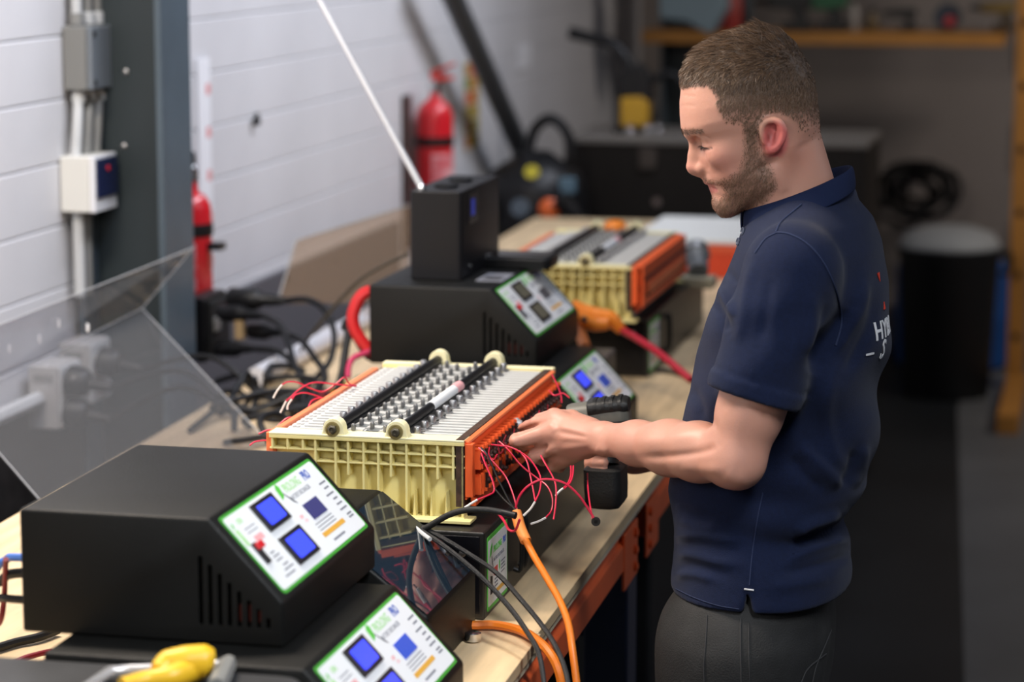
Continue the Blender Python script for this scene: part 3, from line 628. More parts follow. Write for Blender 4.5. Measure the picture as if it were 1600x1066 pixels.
def battery(loc, label):
    o = thing('battery_pack', label, 'battery', loc)
    end_plate(o, .024, -1); end_plate(o, BL-.024, 1)
    N = 28; y0, y1 = .028, BL-.028; st = (y1-y0)/N
    m = MB(); m.m = 0
    m.prism([(0, 0), (st-.0026, 0), (st-.0026, BH-.006), (st-.005, BH-.002), (.0024, BH-.002), (0, BH-.006)], BW-.014, ((.006, 0, 0), (0, 1, 0), (0, 0, 1), (1, 0, 0)))
    # raised fin and end windows
    for (a, b) in ((.03, .078), (.205, .262)): m.box(a, b, .0035, st-.0075, BH-.002, BH+.0015)
    m.m = 1
    for a in (.012, .018): m.box(a, a+.004, .004, st-.008, BH-.002, BH-.0012)
    m.box(.03, .078, st-.0065, st-.0045, BH-.002, BH-.0014); m.box(.205, .262, st-.0065, st-.0045, BH-.002, BH-.0014)
    me = m.mesh('battery_module', [module_m, module_d], smooth=0)
    for k in range(N): share('battery_module', me, o, (0, y0+k*st, 0))
    MB().box(.098, .176, .026, BL-.026, BH-.002, BH+.001).build('centre_channel', black_plastic, o, bevel=.001)
    tb = MB().box(-.0105, .0105, -.0085, .0085, 0, .005).box(-.0135, .0135, -.0065, .0065, 0, .0035).mesh('terminal_block', mat('terminal_grey', (.50, .50, .48), .5), smooth=0)
    tp = MB().lathe([(.0034, .003), (.0034, .0095), (.0028, .0115), (.0016, .0125)], n=8).mesh('terminal_post', post_m)
    bt = MB().lathe([(.0092, 0), (.0098, .0006), (.0098, .0018), (.0052, .002), (.0052, .0105), (.0042, .012)], n=12).mesh('bolt', dull_metal)
    y2 = .04; s2 = (BL-.08)/13
    for k in range(14):
        y = y2+k*s2
        for j, x in enumerate((.112, .134, .158)):
            yy = y+(s2*.45 if j == 1 else 0)-.004
            if yy > BL-.034: continue
            share('terminal_block', tb, o, (x+.003, yy+.008, BH+.001)); share('terminal_post', tp, o, (x, yy, BH+.002))
        share('bolt', bt, o, (.0725, y, BH+.0015)); share('bolt', bt, o, (.2025, y, BH+.0015))
    for i, x in enumerate((.092, .182)):
        MB().box(x-.0085, x+.0085, .028, BL-.028, BH-.002, BH+.009).build('rod_rail', black_plastic, o, bevel=.002)
        r = MB().cyl((x, .012, BH+.012), (x, BL-.012, BH+.012), .0068, n=14).build('clamp_rod', black_plastic, o)
        if i: 
            MB().cyl((x, .19, BH+.012), (x, .36, BH+.012), .0078, n=14).build('white_sleeve', label_white, r)
            MB().cyl((x, .325, BH+.012), (x, .362, BH+.012), .0081, n=14).build('red_sleeve', pink_print, r)
            tx = MB(); tx.text('SERIAL', .007, ((x-.0058, .2, BH+.0175), (0, 1, 0), (-.75, 0, .66), (.66, 0, .75)), depth=.0003); 
    # right hand busbar cover
    MB().box(BW-.012, BW-.001, .004, BL-.03, .02, BH+.0045).build('edge_foam', brown_edge, o)
    cv = MB().box(BW, BW+.003, .006, BL-.03, .030, BH+.001).build('busbar_cover', orange_pl, o, bevel=.0008)
    MB().prism([(0, 0), (.0055, -.002), (.0065, -.005), (.0045, -.005), (0, -.002)], BL-.036, ((BW, .006, BH+.004), (1, 0, 0), (0, 0, 1), (0, 1, 0))).build('cover_rim', orange_lt, cv, bevel=.0006)
    MB().box(BW+.001, BW+.012, .004, .018, .034, BH-.001).build('end_post', orange_pl, cv, bevel=.001)
    MB().box(BW+.002, BW+.010, .03, BL-.05, .016, .028).build('lower_rim', orange_pl, cv, bevel=.001)
    cp = MB().box(0, .014, 0, .0028, 0, .028).box(0, .014, .0145, .0173, 0, .028).box(0, .011, 0, .0173, .025, .028).box(0, .016, .005, .009, .0, .007).mesh('terminal_clip', orange_pl, smooth=0)
    bb = MB().box(0, .0165, .003, .0095, .001, .021).box(0, .006, .001, .012, .0, .022).lathe([(.005, 0), (.005, .003), (.0028, .004), (.0028, .008)], (.0165, .0065, .011), (1, 0, 0), 8).mesh('busbar', busbar_m)
    tab = MB().box(0, .0015, 0, .004, -.012, .012).mesh('sense_tab', mat('tab_metal', (.5, .42, .38), .35, .8), smooth=0)
    rt = random.Random(2)
    for k in range(26):
        y = .024+k*.0207
        share('terminal_clip', cp, o, (BW+.004, y, BH-.040)); share('busbar', bb, o, (BW+.004, y+.0025, BH-.037))
        share('terminal_clip', cp, o, (BW+.004, y+.004, BH-.076))
        if k % 2: share('busbar', bb, o, (BW+.004, y+.006, BH-.072))
        if rt.random() < .45: share('sense_tab', tab, o, (BW+.016, y+.006, BH-.045), (rt.uniform(-.6, .6), rt.uniform(-.5, .5), 0))
    MB().box(-.006, .004, .008, BL-.06, BH-.03, BH+.002).build('left_cover', orange_lt, o, bevel=.001)
    for k in range(14): MB().box(-.009, -.006, .03+k*.037, .045+k*.037, BH-.026, BH-.008).build('left_clip', orange_pl, o)
    return o
bat1 = battery((-1.121, 3.392, BZ+.1255), 'near yellow-ended battery pack, modules, black rods and orange terminals, being worked on')
bat2 = dup(bat1, (-1.216, 5.185, BZ+.1255), label='far yellow-ended battery pack with an orange side cover, beyond the radio')
MB().box(BW+.0185, BW+.023, .012, BL-.05, .028, BH+.001).box(BW+.004, BW+.023, .012, BL-.05, BH, BH+.004).build('side_cover', orange_pl, bat2, bevel=.001)
MB().box(BW+.0235, BW+.027, .06, BL-.12, .05, .07).build('cover_rib', orange_lt, bat2, bevel=.001)
def deep(o, out):
    for c in o.children: out.append(c); deep(c, out)
    return out
# ---- red sense wires (parts of the near battery)
wire_red = mat('red_wire', (.62, .02, .06), .35); wire_dred = mat('dark_red_wire', (.22, .01, .02), .4); wire_white = mat('white_sleeve', (.80, .76, .72), .4); wire_black = black_rubber
def pxd(pts, d): 
    n = len(pts); d0, d1 = d if isinstance(d, tuple) else (d, d)
    return [at(x, y, d0+(d1-d0)*i/(n-1)) for i, (x, y) in enumerate(pts)]
def wire(pts, d, sleeve=None, m=None, r=.0012, owner=None):
    P = pxd(pts, d); o = cable('sense_wire', P, r, m or wire_red, parent=owner or bat1, n=6)
    if sleeve:
        dd = d[1] if isinstance(d, tuple) else d
        cable('sleeve', [P[-1]]+[at(x, y, dd) for x, y in sleeve], r*1.35, wire_white, parent=o, n=6)
    return o
wire([(557, 603), (546, 600), (538, 590), (525, 600), (505, 612), (485, 607), (465, 598), (450, 597), (441, 601)], (3.92, 3.86), [(433, 611), (427, 622)])
wire([(556, 604), (548, 603), (520, 600), (490, 598), (470, 607), (455, 620), (447, 627)], (3.92, 3.84), [(442, 637), (438, 645)])
wire([(530, 623), (512, 625), (490, 617), (475, 614), (462, 617), (456, 624)], (3.85, 3.8), [(450, 633), (449, 640)])
wire([(515, 625), (500, 622), (488, 626), (483, 634), (482, 642)], (3.83, 3.8))
wire([(484, 652), (466, 655), (450, 653), (435, 665), (427, 675), (426, 682)], (3.75, 3.72))
wire([(480, 657), (462, 662), (445, 662), (430, 670), (424, 680)], (3.74, 3.71))
wire([(465, 671), (447, 673), (420, 672), (404, 678)], (3.7, 3.68))
wire([(445, 688), (422, 688), (400, 690), (390, 696)], (3.62, 3.6))
wire([(768, 695), (777, 696), (800, 700), (825, 715), (840, 735), (845, 750), (843, 768), (836, 784)], (3.56, 3.46), [(829, 795), (818, 806)])
wire([(780, 690), (793, 702), (815, 728), (840, 748), (855, 760), (863, 778), (862, 797), (853, 809)], (3.56, 3.46), [(841, 815), (829, 819)])
wire([(748, 700), (757, 708), (775, 727), (790, 745), (800, 768), (806, 788), (808, 802)], (3.48, 3.42))
wire([(805, 800), (806, 792), (812, 775), (825, 760), (845, 750), (865, 750), (885, 757), (905, 775), (920, 797), (928, 810)], (3.42, 3.40), r=.0016)
rg = wire([(928, 810), (929.5, 812), (931, 813)], 3.40, r=.0022, m=wire_black); MB().lathe([(.003, -.002), (.0062, -.002), (.0062, .002), (.003, .002), (.003, -.002)], at(931, 815, 3.40), FV, 12).build('ring_terminal', mat('ring_dark', (.1, .09, .08), .3, .7), rg, world=True)
wire([(752, 708), (757, 722), (764, 738), (770, 753), (772, 767), (765, 773), (746, 781)], (3.46, 3.40), [(733, 789), (720, 798)])
wire([(812, 705), (823, 720), (829, 745), (833, 765), (836, 782)], (3.56, 3.48))
wire([(845, 712), (851, 723), (865, 748), (869, 765), (868, 790), (865, 812)], (3.54, 3.44))
wire([(892, 728), (892, 742), (888, 754), (880, 763)], (3.56, 3.52), [(874, 768), (868, 775)])
wire([(896, 728), (895, 742), (891, 754), (882, 764)], (3.56, 3.52))
wire([(918, 740), (919, 765), (922, 790), (926, 812)], (3.6, 3.42), m=wire_red)
wire([(812, 812), (805, 829), (795, 828), (788, 815), (778, 802)], (3.36, 3.40), [(765, 799), (751, 797)], r=.0018)
wire([(862, 585), (870, 600), (876, 616), (878, 630)], (3.9, 3.88))
wire([(858, 610), (866, 618), (880, 615), (890, 622)], (3.88, 3.86))
wire([(752, 700), (762, 712), (780, 752), (800, 790), (815, 808)], (3.47, 3.40), m=wire_black, r=.0012)
wire([(770, 760), (785, 778), (800, 792), (812, 800)], (3.45, 3.41), m=wire_black, r=.0012)
for k in range(9):
    rr = random.Random(40+k); x = 752+k*13; y = 712-k*9.5
    wire([(x, y-4), (x+rr.uniform(-4, 4), y+9), (x+rr.uniform(4, 14), y+16), (x+rr.uniform(10, 22), y+rr.uniform(2, 8))], (3.47+.045*k, 3.465+.045*k), m=rr.choice([wire_dred, wire_red]), r=.0011)
# ================================================================== OTHER THINGS ON THE BENCH
# radio on charger with grey screens
ZT = BZ+2*CH
rd = thing('radio', 'black portable radio with a long aerial standing on the charger with grey screens', 'radio', (-1.237, 4.575, ZT))
MB().prism(rrect(.098, .30, .008, cx=.049, cy=.15), .163, ((0, 0, 0), (1, 0, 0), (0, 1, 0), (0, 0, 1))).build('case', mat('radio_black', (.009, .009, .011), .42, spec=.3), rd, bevel=.003)
MB().box(.0975, .0995, .05, .125, .098, .152).build('display', mat('radio_display', (.004, .005, .012), .15), rd, bevel=.001)
MB().box(.0995, .1, .066, .092, .112, .142).build('lit_digits', mat('blue_digits', (.01, .03, .35), .3, emit=.25), rd)
for y in (.075, .185): MB().lathe([(.022, 0), (.022, .005), (.019, .007)], (.05, y, .163), n=20).build('dial', black_rubber, rd)
MB().lathe([(.003, 0), (.003, .002)], (.0985, .06, .02), (1, 0, 0), 8).build('jack', chrome, rd)
a0 = np.array([-1.237+.018, 4.60, ZT+.163]); a1 = at(497, -4, 4.85); dirn = (a1-a0)/np.linalg.norm(a1-a0)
an = MB().cyl(a0, a0+dirn*.26, .0062, n=10).cyl(a0+dirn*.255, a0+dirn*.80, .0055, .0048, n=10).build('aerial', mat('aerial_metal', (.72, .73, .76), .35, .6), rd, world=True)
MB().lathe([(.008, 0), (.008, .006), (.005, .01)], a0, dirn, 10).build('swivel', chrome, an, world=True)
rlead = cable('radio_lead', pxd([(636, 398), (600, 415), (560, 440), (520, 482), (488, 520), (470, 548)], (4.95, 5.35)), .0035, mat('lead_olive', (.06, .05, .035), .5), 'thin olive lead running from the radio down to the sockets', 'cable')
ph = thing('handset', 'flat black handset lying behind the radio on the charger with grey screens', 'phone', (-1.115, 4.72, ZT))
MB().prism(rrect(.16, .10, .015), .022, ((.02, .08, 0), (1, 0, 0), (0, 1, 0), (0, 0, 1))).build('body', black_plastic, ph, bevel=.004)
MB().prism(rrect(.145, .085, .01), .002, ((.02, .08, .022), (1, 0, 0), (0, 1, 0), (0, 0, 1))).build('screen', mat('phone_glass', (.01, .01, .012), .08), ph)
MB().prism(rrect(.03, .02, .004), .003, ((-.03, .05, .022), (1, 0, 0), (0, 1, 0), (0, 0, 1))).build('key', dull_metal, ph)
sl = thing('black_slip', 'small grey card lying on the charger with grey screens beside the radio', 'card', (-1.115, 4.58, ZT))
MB().box(0, .05, 0, .10, 0, .002).build('sheet', mat('grey_card', (.22, .23, .27), .6), sl, bevel=.0005); MB().box(.008, .042, .01, .06, .002, .0024).build('print', mat('card_dark', (.06, .06, .07), .5), sl)
# clear polycarbonate guards
def sheet(name, pts, th, parent):
    a, b, c, d = [np.asarray(p, float) for p in pts]; n = np.cross(b-a, d-a); n /= np.linalg.norm(n)
    m = MB(); m._add([*(p for p in (a, b, c, d)), *(p+n*th for p in (a, b, c, d))], [(0, 1, 2, 3), (7, 6, 5, 4), (0, 4, 5, 1), (1, 5, 6, 2), (2, 6, 7, 3), (3, 7, 4, 0)])
    return m.build(name, clear_sheet, parent, smooth=0, world=True)
P2 = at(222, 482, 4.95); P3 = at(425, 697, 4.62); P4 = at(68, 788, 4.22); P1 = P2+(P4-P3)*1.0
f0 = at(0, 590, 4.5); 
P1 = at(-70, 628, 4.42); T2 = at(303, 387, 5.0); T1 = at(-70, 535, 4.45)
gd = thing('clear_guard', 'large folded clear plastic guard sheet leaning between charger stack and white wall', 'sheet', P4)
sheet('main_panel', (P1, P2, P3, P4), .004, gd)
sheet('upper_flange', (T1, T2, P2, P1), .004, gd)
for (px, py) in ((15, 545), (62, 530), (92, 505), (137, 512)):
    c = at(px, py, 4.70); MB().ball(c, .006, 8, (.5, .5, 1.8)).build('flange_glint', mat('glint_white', (.9, .9, .92), .1, spec=1), gd, world=True)  # white blobs stand in for highlights on the flange
edge = mat('sheet_edge', (.5, .51, .53), .3)
for a, b in ((T1, T2), (P1, P2), (P2, P3), (P4, P1), (T2, P2)): MB().cyl(a, b, .0008, n=6).build('polished_edge', edge, gd, world=True)
q = [at(433, 475, 5.55), at(463, 375, 5.75), at(640, 320, 6.35), at(640, 470, 6.1)]
g2 = thing('clear_guard', 'second clear plastic sheet standing against the wall behind the radio charger', 'sheet', q[0])
g2p = sheet('panel', (q[0], q[1], q[2], q[3]), .004, g2); g2p.data.materials[0] = clear_mat('sheet_reflection', (.92, .84, .76), .1, .13, (.62, .45, .30))  # brown colour paints in a warm reflection on the clear sheet
for a, b in ((q[0], q[1]), (q[1], q[2])): MB().cyl(a, b, .0012, n=6).build('polished_edge', mat('edge_dull', (.4, .42, .43), .4), g2, world=True)
# white pipe
p0 = atz(400, 590, .972); p1 = p0+np.array([0, 1.35, 0])
pp = thing('white_pipe', 'white plastic pipe lying along the rear edge of the bench', 'pipe', p0)
MB().cyl((0, 0, 0), (0, 1.35, 0), .021, n=18).build('tube', mat('pipe_white', (.62, .62, .66), .35), pp); MB().cyl((0, .5, 0), (0, .56, 0), .025, n=18).build('coupling', mat('pipe_white', (.62, .62, .66), .35), pp)
# plugs and black cables
def bplug(pts, r, d, lab):
    P = pxd(pts, d); o = thing('black_plug', lab, 'plug', P[0]); v = P[1]-P[0]; L = np.linalg.norm(v)
    MB().lathe([(r*.8, 0), (r, .006), (r, L*.45), (r*.8, L*.55), (r*.6, L*.6), (r*.5, L*.85), (r*.3, L)], (0, 0, 0), v, 14).build('body', black_plastic, o)
    MB().tube([p-P[0] for p in P[1:]], .0068, 8).build('cord', black_rubber, o); return o
bplug([(358, 466), (446, 470), (480, 468), (507, 484), (522, 520), (517, 560), (497, 588), (470, 612)], .024, (5.5, 5.15), 'topmost black plug of the block, its cord looping widest over the bench')
bplug([(345, 487), (412, 494), (436, 507), (450, 535), (462, 575), (480, 600), (470, 636)], .02, (5.5, 5.02), 'second black plug from the top of the power block')
bplug([(392, 517), (442, 520), (470, 532), (492, 560), (508, 585), (500, 606), (480, 640)], .018, (5.5, 4.97), 'third black plug from the top of the power block')
bplug([(342, 545), (398, 545), (432, 549), (456, 566), (474, 598), (482, 632), (500, 645)], .018, (5.5, 4.95), 'lowest black plug of the power block')
ad = thing('brass_adaptor', 'small tan adaptor hanging between the black plugs', 'adaptor', at(375, 512, 5.46)); MB().cbox((0, 0, 0), (.02, .02, .05)).build('body', mat('tan_plastic', (.35, .24, .12), .5), ad, bevel=.003); MB().cyl((0, 0, .025), (0, 0, .035), .005, n=8).build('pin', chrome, ad)
cable('black_lead', pxd([(338, 596), (365, 588), (385, 586), (405, 580), (425, 573), (450, 572), (475, 580)], (5.35, 5.2)), .0065, black_rubber, 'black lead crossing in front of the white pipe under the plugs')
cable('black_lead', pxd([(538, 512), (541, 505), (545, 515), (540, 545), (535, 580), (528, 610)], (4.9, 4.75)), .0075, black_rubber, 'thick black lead standing upright left of the radio charger')
cable('black_lead', pxd([(543, 503), (556, 530), (572, 555), (580, 560)], (4.85, 4.75)), .006, black_rubber, 'black lead running from the red loop to the radio charger')
rr = random.Random(11)
for k in range(15):
    x, y = rr.uniform(385, 540), rr.uniform(600, 700); c = atz(x, y, BZ+.008); 
    c[0] = min(max(c[0], -1.60), -1.22); c[1] = min(max(c[1], 3.72), 5.2)
    a = rr.uniform(0, 6.3); L = rr.uniform(.18, .42); pts = []
    for i in range(7):
        pts.append(c+np.array([.5*L*math.cos(a)*(i/3-1)+rr.uniform(-.04, .04), L*math.sin(a)*(i/3-1)*.8+rr.uniform(-.05, .05), rr.uniform(.0, .05)*(0 < i < 6)]))
    for p in pts: p[0] = min(max(p[0], -1.63), -1.16)
    cable('tangled_cable', pts, rr.uniform(.0045, .0075), black_rubber, 'black cable in the tangle on the bench left of the near battery', group='black cables tangled on the bench')
for k, (m, lab) in enumerate(((mat('green_lead', (.02, .22, .07), .5), 'short green lead behind the near battery'), (mat('yellow_lead', (.55, .36, .03), .5), 'short yellow lead behind the near battery'), (wire_dred, 'dark red lead in the tangle left of the near battery'))):
    pts = [atz(560-14*k, 590+6*k, BZ+.01), atz(552-22*k, 598+8*k, BZ+.04), atz(540-22*k, 608+8*k, BZ+.03), atz(530-30*k, 604+18*k, BZ+.01)]
    cable('thin_lead', pts, .004, m, lab)
cable('red_power_cable', pxd([(592, 462), (577, 456), (562, 466), (552, 490), (553, 510), (562, 528), (576, 545), (590, 556)], (4.72, 4.7)), .0115, mat('red_cable', (.55, .012, .015), .4), 'thick red cable looping out of the charger with grey screens')
cable('pink_lead', pxd([(590, 545), (570, 552), (552, 560), (545, 574), (544, 590)], (4.7, 4.66)), .0055, mat('pink_lead', (.5, .03, .1), .4), 'pink-red lead under the thick red loop')
# harness and clamp cables
hz = pxd([(650, 832), (668, 824), (686, 813), (706, 803), (730, 797), (760, 797), (785, 801), (806, 806)], (3.42, 3.36))
hn = thing('wire_harness', 'black taped wire harness lying over the box in front of the near battery', 'cable', hz[0])
MB().tube([p-hz[0] for p in hz], .0042, 10).build('sleeve', mat('tape_black', (.012, .012, .012), .7, bump=.5, bscale=200), hn)
MB().tube([hz[-2]-hz[0], hz[-1]-hz[0]], .0048, 10).build('tape_end', black_plastic, hn)
og = mat('orange_cable', (.80, .20, .015), .4)
oc = thing('orange_cable', 'orange cable hanging from the battery wires over the bench edge', 'cable', at(806, 800, 3.40))
P = pxd([(806, 800), (813, 825), (822, 846)], (3.40, 3.37)); MB().tube([p-P[0] for p in P], .0075, 10).build('orange_sleeve', mat('orange_sleeve', (.85, .27, .06), .45), oc)
Q = pxd([(820, 842), (836, 872), (856, 906), (875, 940), (888, 975), (895, 1020), (904, 1090)], (3.37, 3.22)); MB().tube([p-P[0] for p in Q], .0048, 10).build('cord', og, oc)
Q = [atz(700, 975, BZ+.008), atz(735, 977, BZ+.008), atz(775, 977, BZ+.008), atz(812, 985, BZ+.009), atz(838, 1000, BZ+.011), at(858, 1020, 3.28), at(872, 1046, 3.26), at(882, 1090, 3.25)]
cable('orange_cable', Q, .0062, og, 'thicker orange cable lying on the bench and curling down over its edge')
bs = mat('braided_black', (.009, .009, .01), .55, bump=.5, bscale=500)
cable('black_test_lead', pxd([(646, 822), (662, 832), (700, 858), (750, 900), (795, 948), (825, 990), (843, 1025), (853, 1090)], (3.447, 3.16)), .0034, bs, 'left one of two black test leads crossing the label of the box')
cable('black_test_lead', pxd([(640, 815), (668, 828), (720, 858), (775, 895), (812, 935), (845, 975), (868, 1010), (884, 1050), (892, 1100)], (3.452, 3.15)), .0034, bs, 'right one of two black test leads crossing the label of the box')
cable('white_lead', pxd([(648, 824), (660, 834), (672, 843)], (3.41, 3.37)), .003, lgrey_plastic, 'short pale lead end between the two black test leads')
# coin/bright cap on bench
b = MB().lathe([(.008, 0), (.011, .002), (.011, .012), (.007, .014)], (0, 0, 0), n=14).build('bright_nut', chrome); b.location = atz(739, 1003, BZ); tag(b, 'small shiny nut on the bench beside the lowest front charger', 'nut')
# near left: cables, tool case and steel framed tool
cl = [((34, 872, 22, 871, 10, 875, -6, 890), 'blue_lead', mat('blue_lead', (.08, .22, .7), .4), 'short blue lead at the left end of the front charger', .005),
      ((34, 890, 18, 897, 2, 908, -25, 922), 'black_lead', black_rubber, 'upper black lead behind the front charger at the left frame edge', .006),
      ((34, 938, 18, 936, 0, 935, -30, 945), 'black_lead', black_rubber, 'middle black lead behind the front charger at the left frame edge', .005),
      ((9, 874, 8, 900, 6, 940, -2, 975), 'dark_red_lead', wire_dred, 'dark red lead hanging beside the front charger at the left frame edge', .0035)]
for c, nm, m, lab, r in cl:
    P = pxd([(c[i], c[i+1]) for i in range(0, 8, 2)], (3.0, 3.06)); e = atz(c[6]-40, 1010 if nm != 'dark_red_lead' else 1000, BZ+.007); 
    if c[0] == 34: P[0][0] = -1.186
    cable(nm, P+[P[-1]*.4+e*.6+np.array([0, 0, .01]), e, e+np.array([-.12, .05, 0])], r, m, lab)
cable('black_lead', [atz(-60, 1022, BZ+.007), atz(-10, 1014, BZ+.007), atz(25, 1004, BZ+.007), atz(60, 996, BZ+.008), atz(90, 985, BZ+.008)], .006, black_rubber, 'lowest black lead lying on the bench at the left frame edge')
cable('dark_red_lead', [atz(-10, 1075, BZ+.006), atz(5, 1045, BZ+.006), atz(35, 1030, BZ+.01), atz(62, 1022, BZ+.01), atz(80, 1018, BZ+.008)], .004, wire_dred, 'dark red lead lying on the bench at the bottom left corner')
tcz = BZ
tc = thing('tool_case', 'dark grey tool case on the bench in front of the lowest charger', 'case', (-1.195, 2.16, tcz))
MB().prism(rrect(.39, .42, .03, cx=.195, cy=.21), .135, ((0, 0, 0), (1, 0, 0), (0, 1, 0), (0, 0, 1))).build('lower_shell', mat('case_grey', (.02, .021, .023), .5), tc, bevel=.004)
MB().prism(rrect(.38, .41, .03, cx=.195, cy=.21), .012, ((0, 0, .135), (1, 0, 0), (0, 1, 0), (0, 0, 1))).build('lid', mat('case_grey2', (.03, .031, .034), .5, var=.3, vscale=14), tc, bevel=.004)
MB().prism(rrect(.09, .03, .008, cx=.405, cy=.2), .02, ((0, 0, .06), (1, 0, 0), (0, 1, 0), (0, 0, 1))).build('handle', black_plastic, tc, bevel=.003)
zc = BZ+.148
st = thing('steel_framed_tool', 'bright steel framed tool with a yellow grip lying on the dark grey tool case', 'tool', atz(240, 1056, zc))
h0 = np.array(st.location)
def lp(px, py, z=zc+.008): return atz(px, py, z)
MB().tube([lp(118, 1088), lp(172, 1050), lp(205, 1048), lp(255, 1046)], .0065, 10, smooth=False).build('steel_frame', mat('tool_steel', (.8, .8, .82), .25, .7), st, world=True)
MB().tube([lp(322, 1042), lp(344, 1042)], .0075, 10, smooth=False).build('frame_end', mat('tool_steel', (.8, .8, .82), .25, .7), st, world=True)
MB().tube([lp(338, 1075), lp(352, 1044), lp(358, 1034)], [.011, .011, .008], 8, smooth=False).build('tail_block', grey_plastic, st, world=True)
yg = mat('yellow_grip', (.88, .52, .02), .4)
MB().tube([lp(246, 1050, zc+.016), lp(262, 1040, zc+.019), lp(290, 1036, zc+.02), lp(320, 1034, zc+.02), lp(331, 1036, zc+.018)], [.009, .016, .0185, .0185, .012], 14).build('yellow_grip', yg, st, world=True)
MB().tube([lp(300, 1044, zc+.014), lp(270, 1058, zc+.012), lp(230, 1064, zc+.01), lp(190, 1072, zc+.01)], [.016, .013, .011, .009], 12).build('yellow_trigger', yg, st, world=True)
# orange clamp, far
cg = thing('orange_clamp', 'orange insulated clamp with a red lead between radio charger and far battery', 'clamp', at(935, 498, 5.1))
L0 = np.array(cg.location)
ocl = mat('orange_clamp', (.88, .25, .02), .4)
MB().tube(pxd([(893, 476), (915, 490), (935, 497), (955, 500), (972, 517)], (5.1, 5.1)), [.012, .018, .02, .017, .010], 12).build('upper_jaw', ocl, cg, world=True)
MB().tube(pxd([(893, 487), (912, 499), (930, 507), (950, 506)], (5.08, 5.08)), [.010, .014, .014, .012], 12).build('lower_jaw', ocl, cg, world=True)
MB().tube(pxd([(970, 515), (1000, 532), (1035, 556), (1080, 594)], (5.1, 4.9)), .0075, 10).build('lead', mat('red_lead_clamp', (.42, .01, .03), .4), cg, world=True)
MB().lathe([(.006, 0), (.006, .01)], at(913, 498, 5.06), FV*-1, 10).build('rivet', chrome, cg, world=True)
og2 = cable('orange_strap', pxd([(905, 510), (908, 525), (915, 545)], (5.12, 5.0)), .012, mat('orange_dull', (.5, .14, .03), .5), 'short orange cable end hanging under the orange clamp')
gb = thing('grey_adaptor', 'small grey adaptor box behind the lower charger with blue screens', 'adaptor', (-1.02, 4.86, BZ))
MB().box(0, .09, 0, .12, 0, .105).build('body', mat('adaptor_grey', (.09, .085, .08), .5), gb, bevel=.005); MB().box(.02, .07, -.002, 0, .03, .08).build('front', grey_plastic, gb, bevel=.001)
cable('grey_lead', [atz(1025, 578, BZ+.005), atz(1045, 580, BZ+.005), atz(1070, 588, BZ+.005), atz(1100, 605, BZ+.005)], .005, mat('lead_dark', (.05, .04, .035), .5), 'dark lead lying on the bench beside the far box')
# far crate with white top, grey torch
fc = thing('red_crate', 'red-orange shallow crate with a white top at the far end of the bench', 'crate', (-1.22, 6.75, BZ))
MB().box(0, .50, 0, .52, 0, .09).build('body', mat('crate_red', (.72, .06, .012), .45), fc, bevel=.004); MB().box(-.004, .504, -.004, .524, .09, .10).build('top_board', mat('crate_white', (.80, .80, .76), .5), fc, bevel=.002)
MB().box(.01, .49, -.006, 0, .065, .085).build('front_lip', mat('crate_red2', (.75, .1, .03), .45), fc, bevel=.002)
ok = MB().lathe([(.02, -.012), (.026, 0), (.022, .012), (.01, .016)], (.135, BL-.02, BH+.012), n=14).build('orange_plug', ocl, bat2); MB().lathe([(.028, -.02), (.028, -.012)], (.135, BL-.02, BH+.012), n=14).build('rim', ocl, ok)
tr = thing('grey_torch', 'grey cylindrical torch-like tool standing tilted on the far black box', 'tool', at(1092, 425, 5.86))
u = at(1085, 385, 5.95)-np.array(tr.location); u /= np.linalg.norm(u)
MB().lathe([(.022, .0), (.024, .01), (.024, .05), (.03, .06), (.032, .085), (.028, .09)], (0, 0, 0), u, 16).build('body', mat('torch_grey', (.16, .17, .18), .4), tr)
MB().lathe([(.0325, .062), (.0325, .075)], (0, 0, 0), u, 16).build('collar', dull_metal, tr)
MB().cbox((0, 0, -.022), (.075, .06, .026)).build('stand', mat('stand_tan', (.42, .39, .28), .5), tr, bevel=.004)
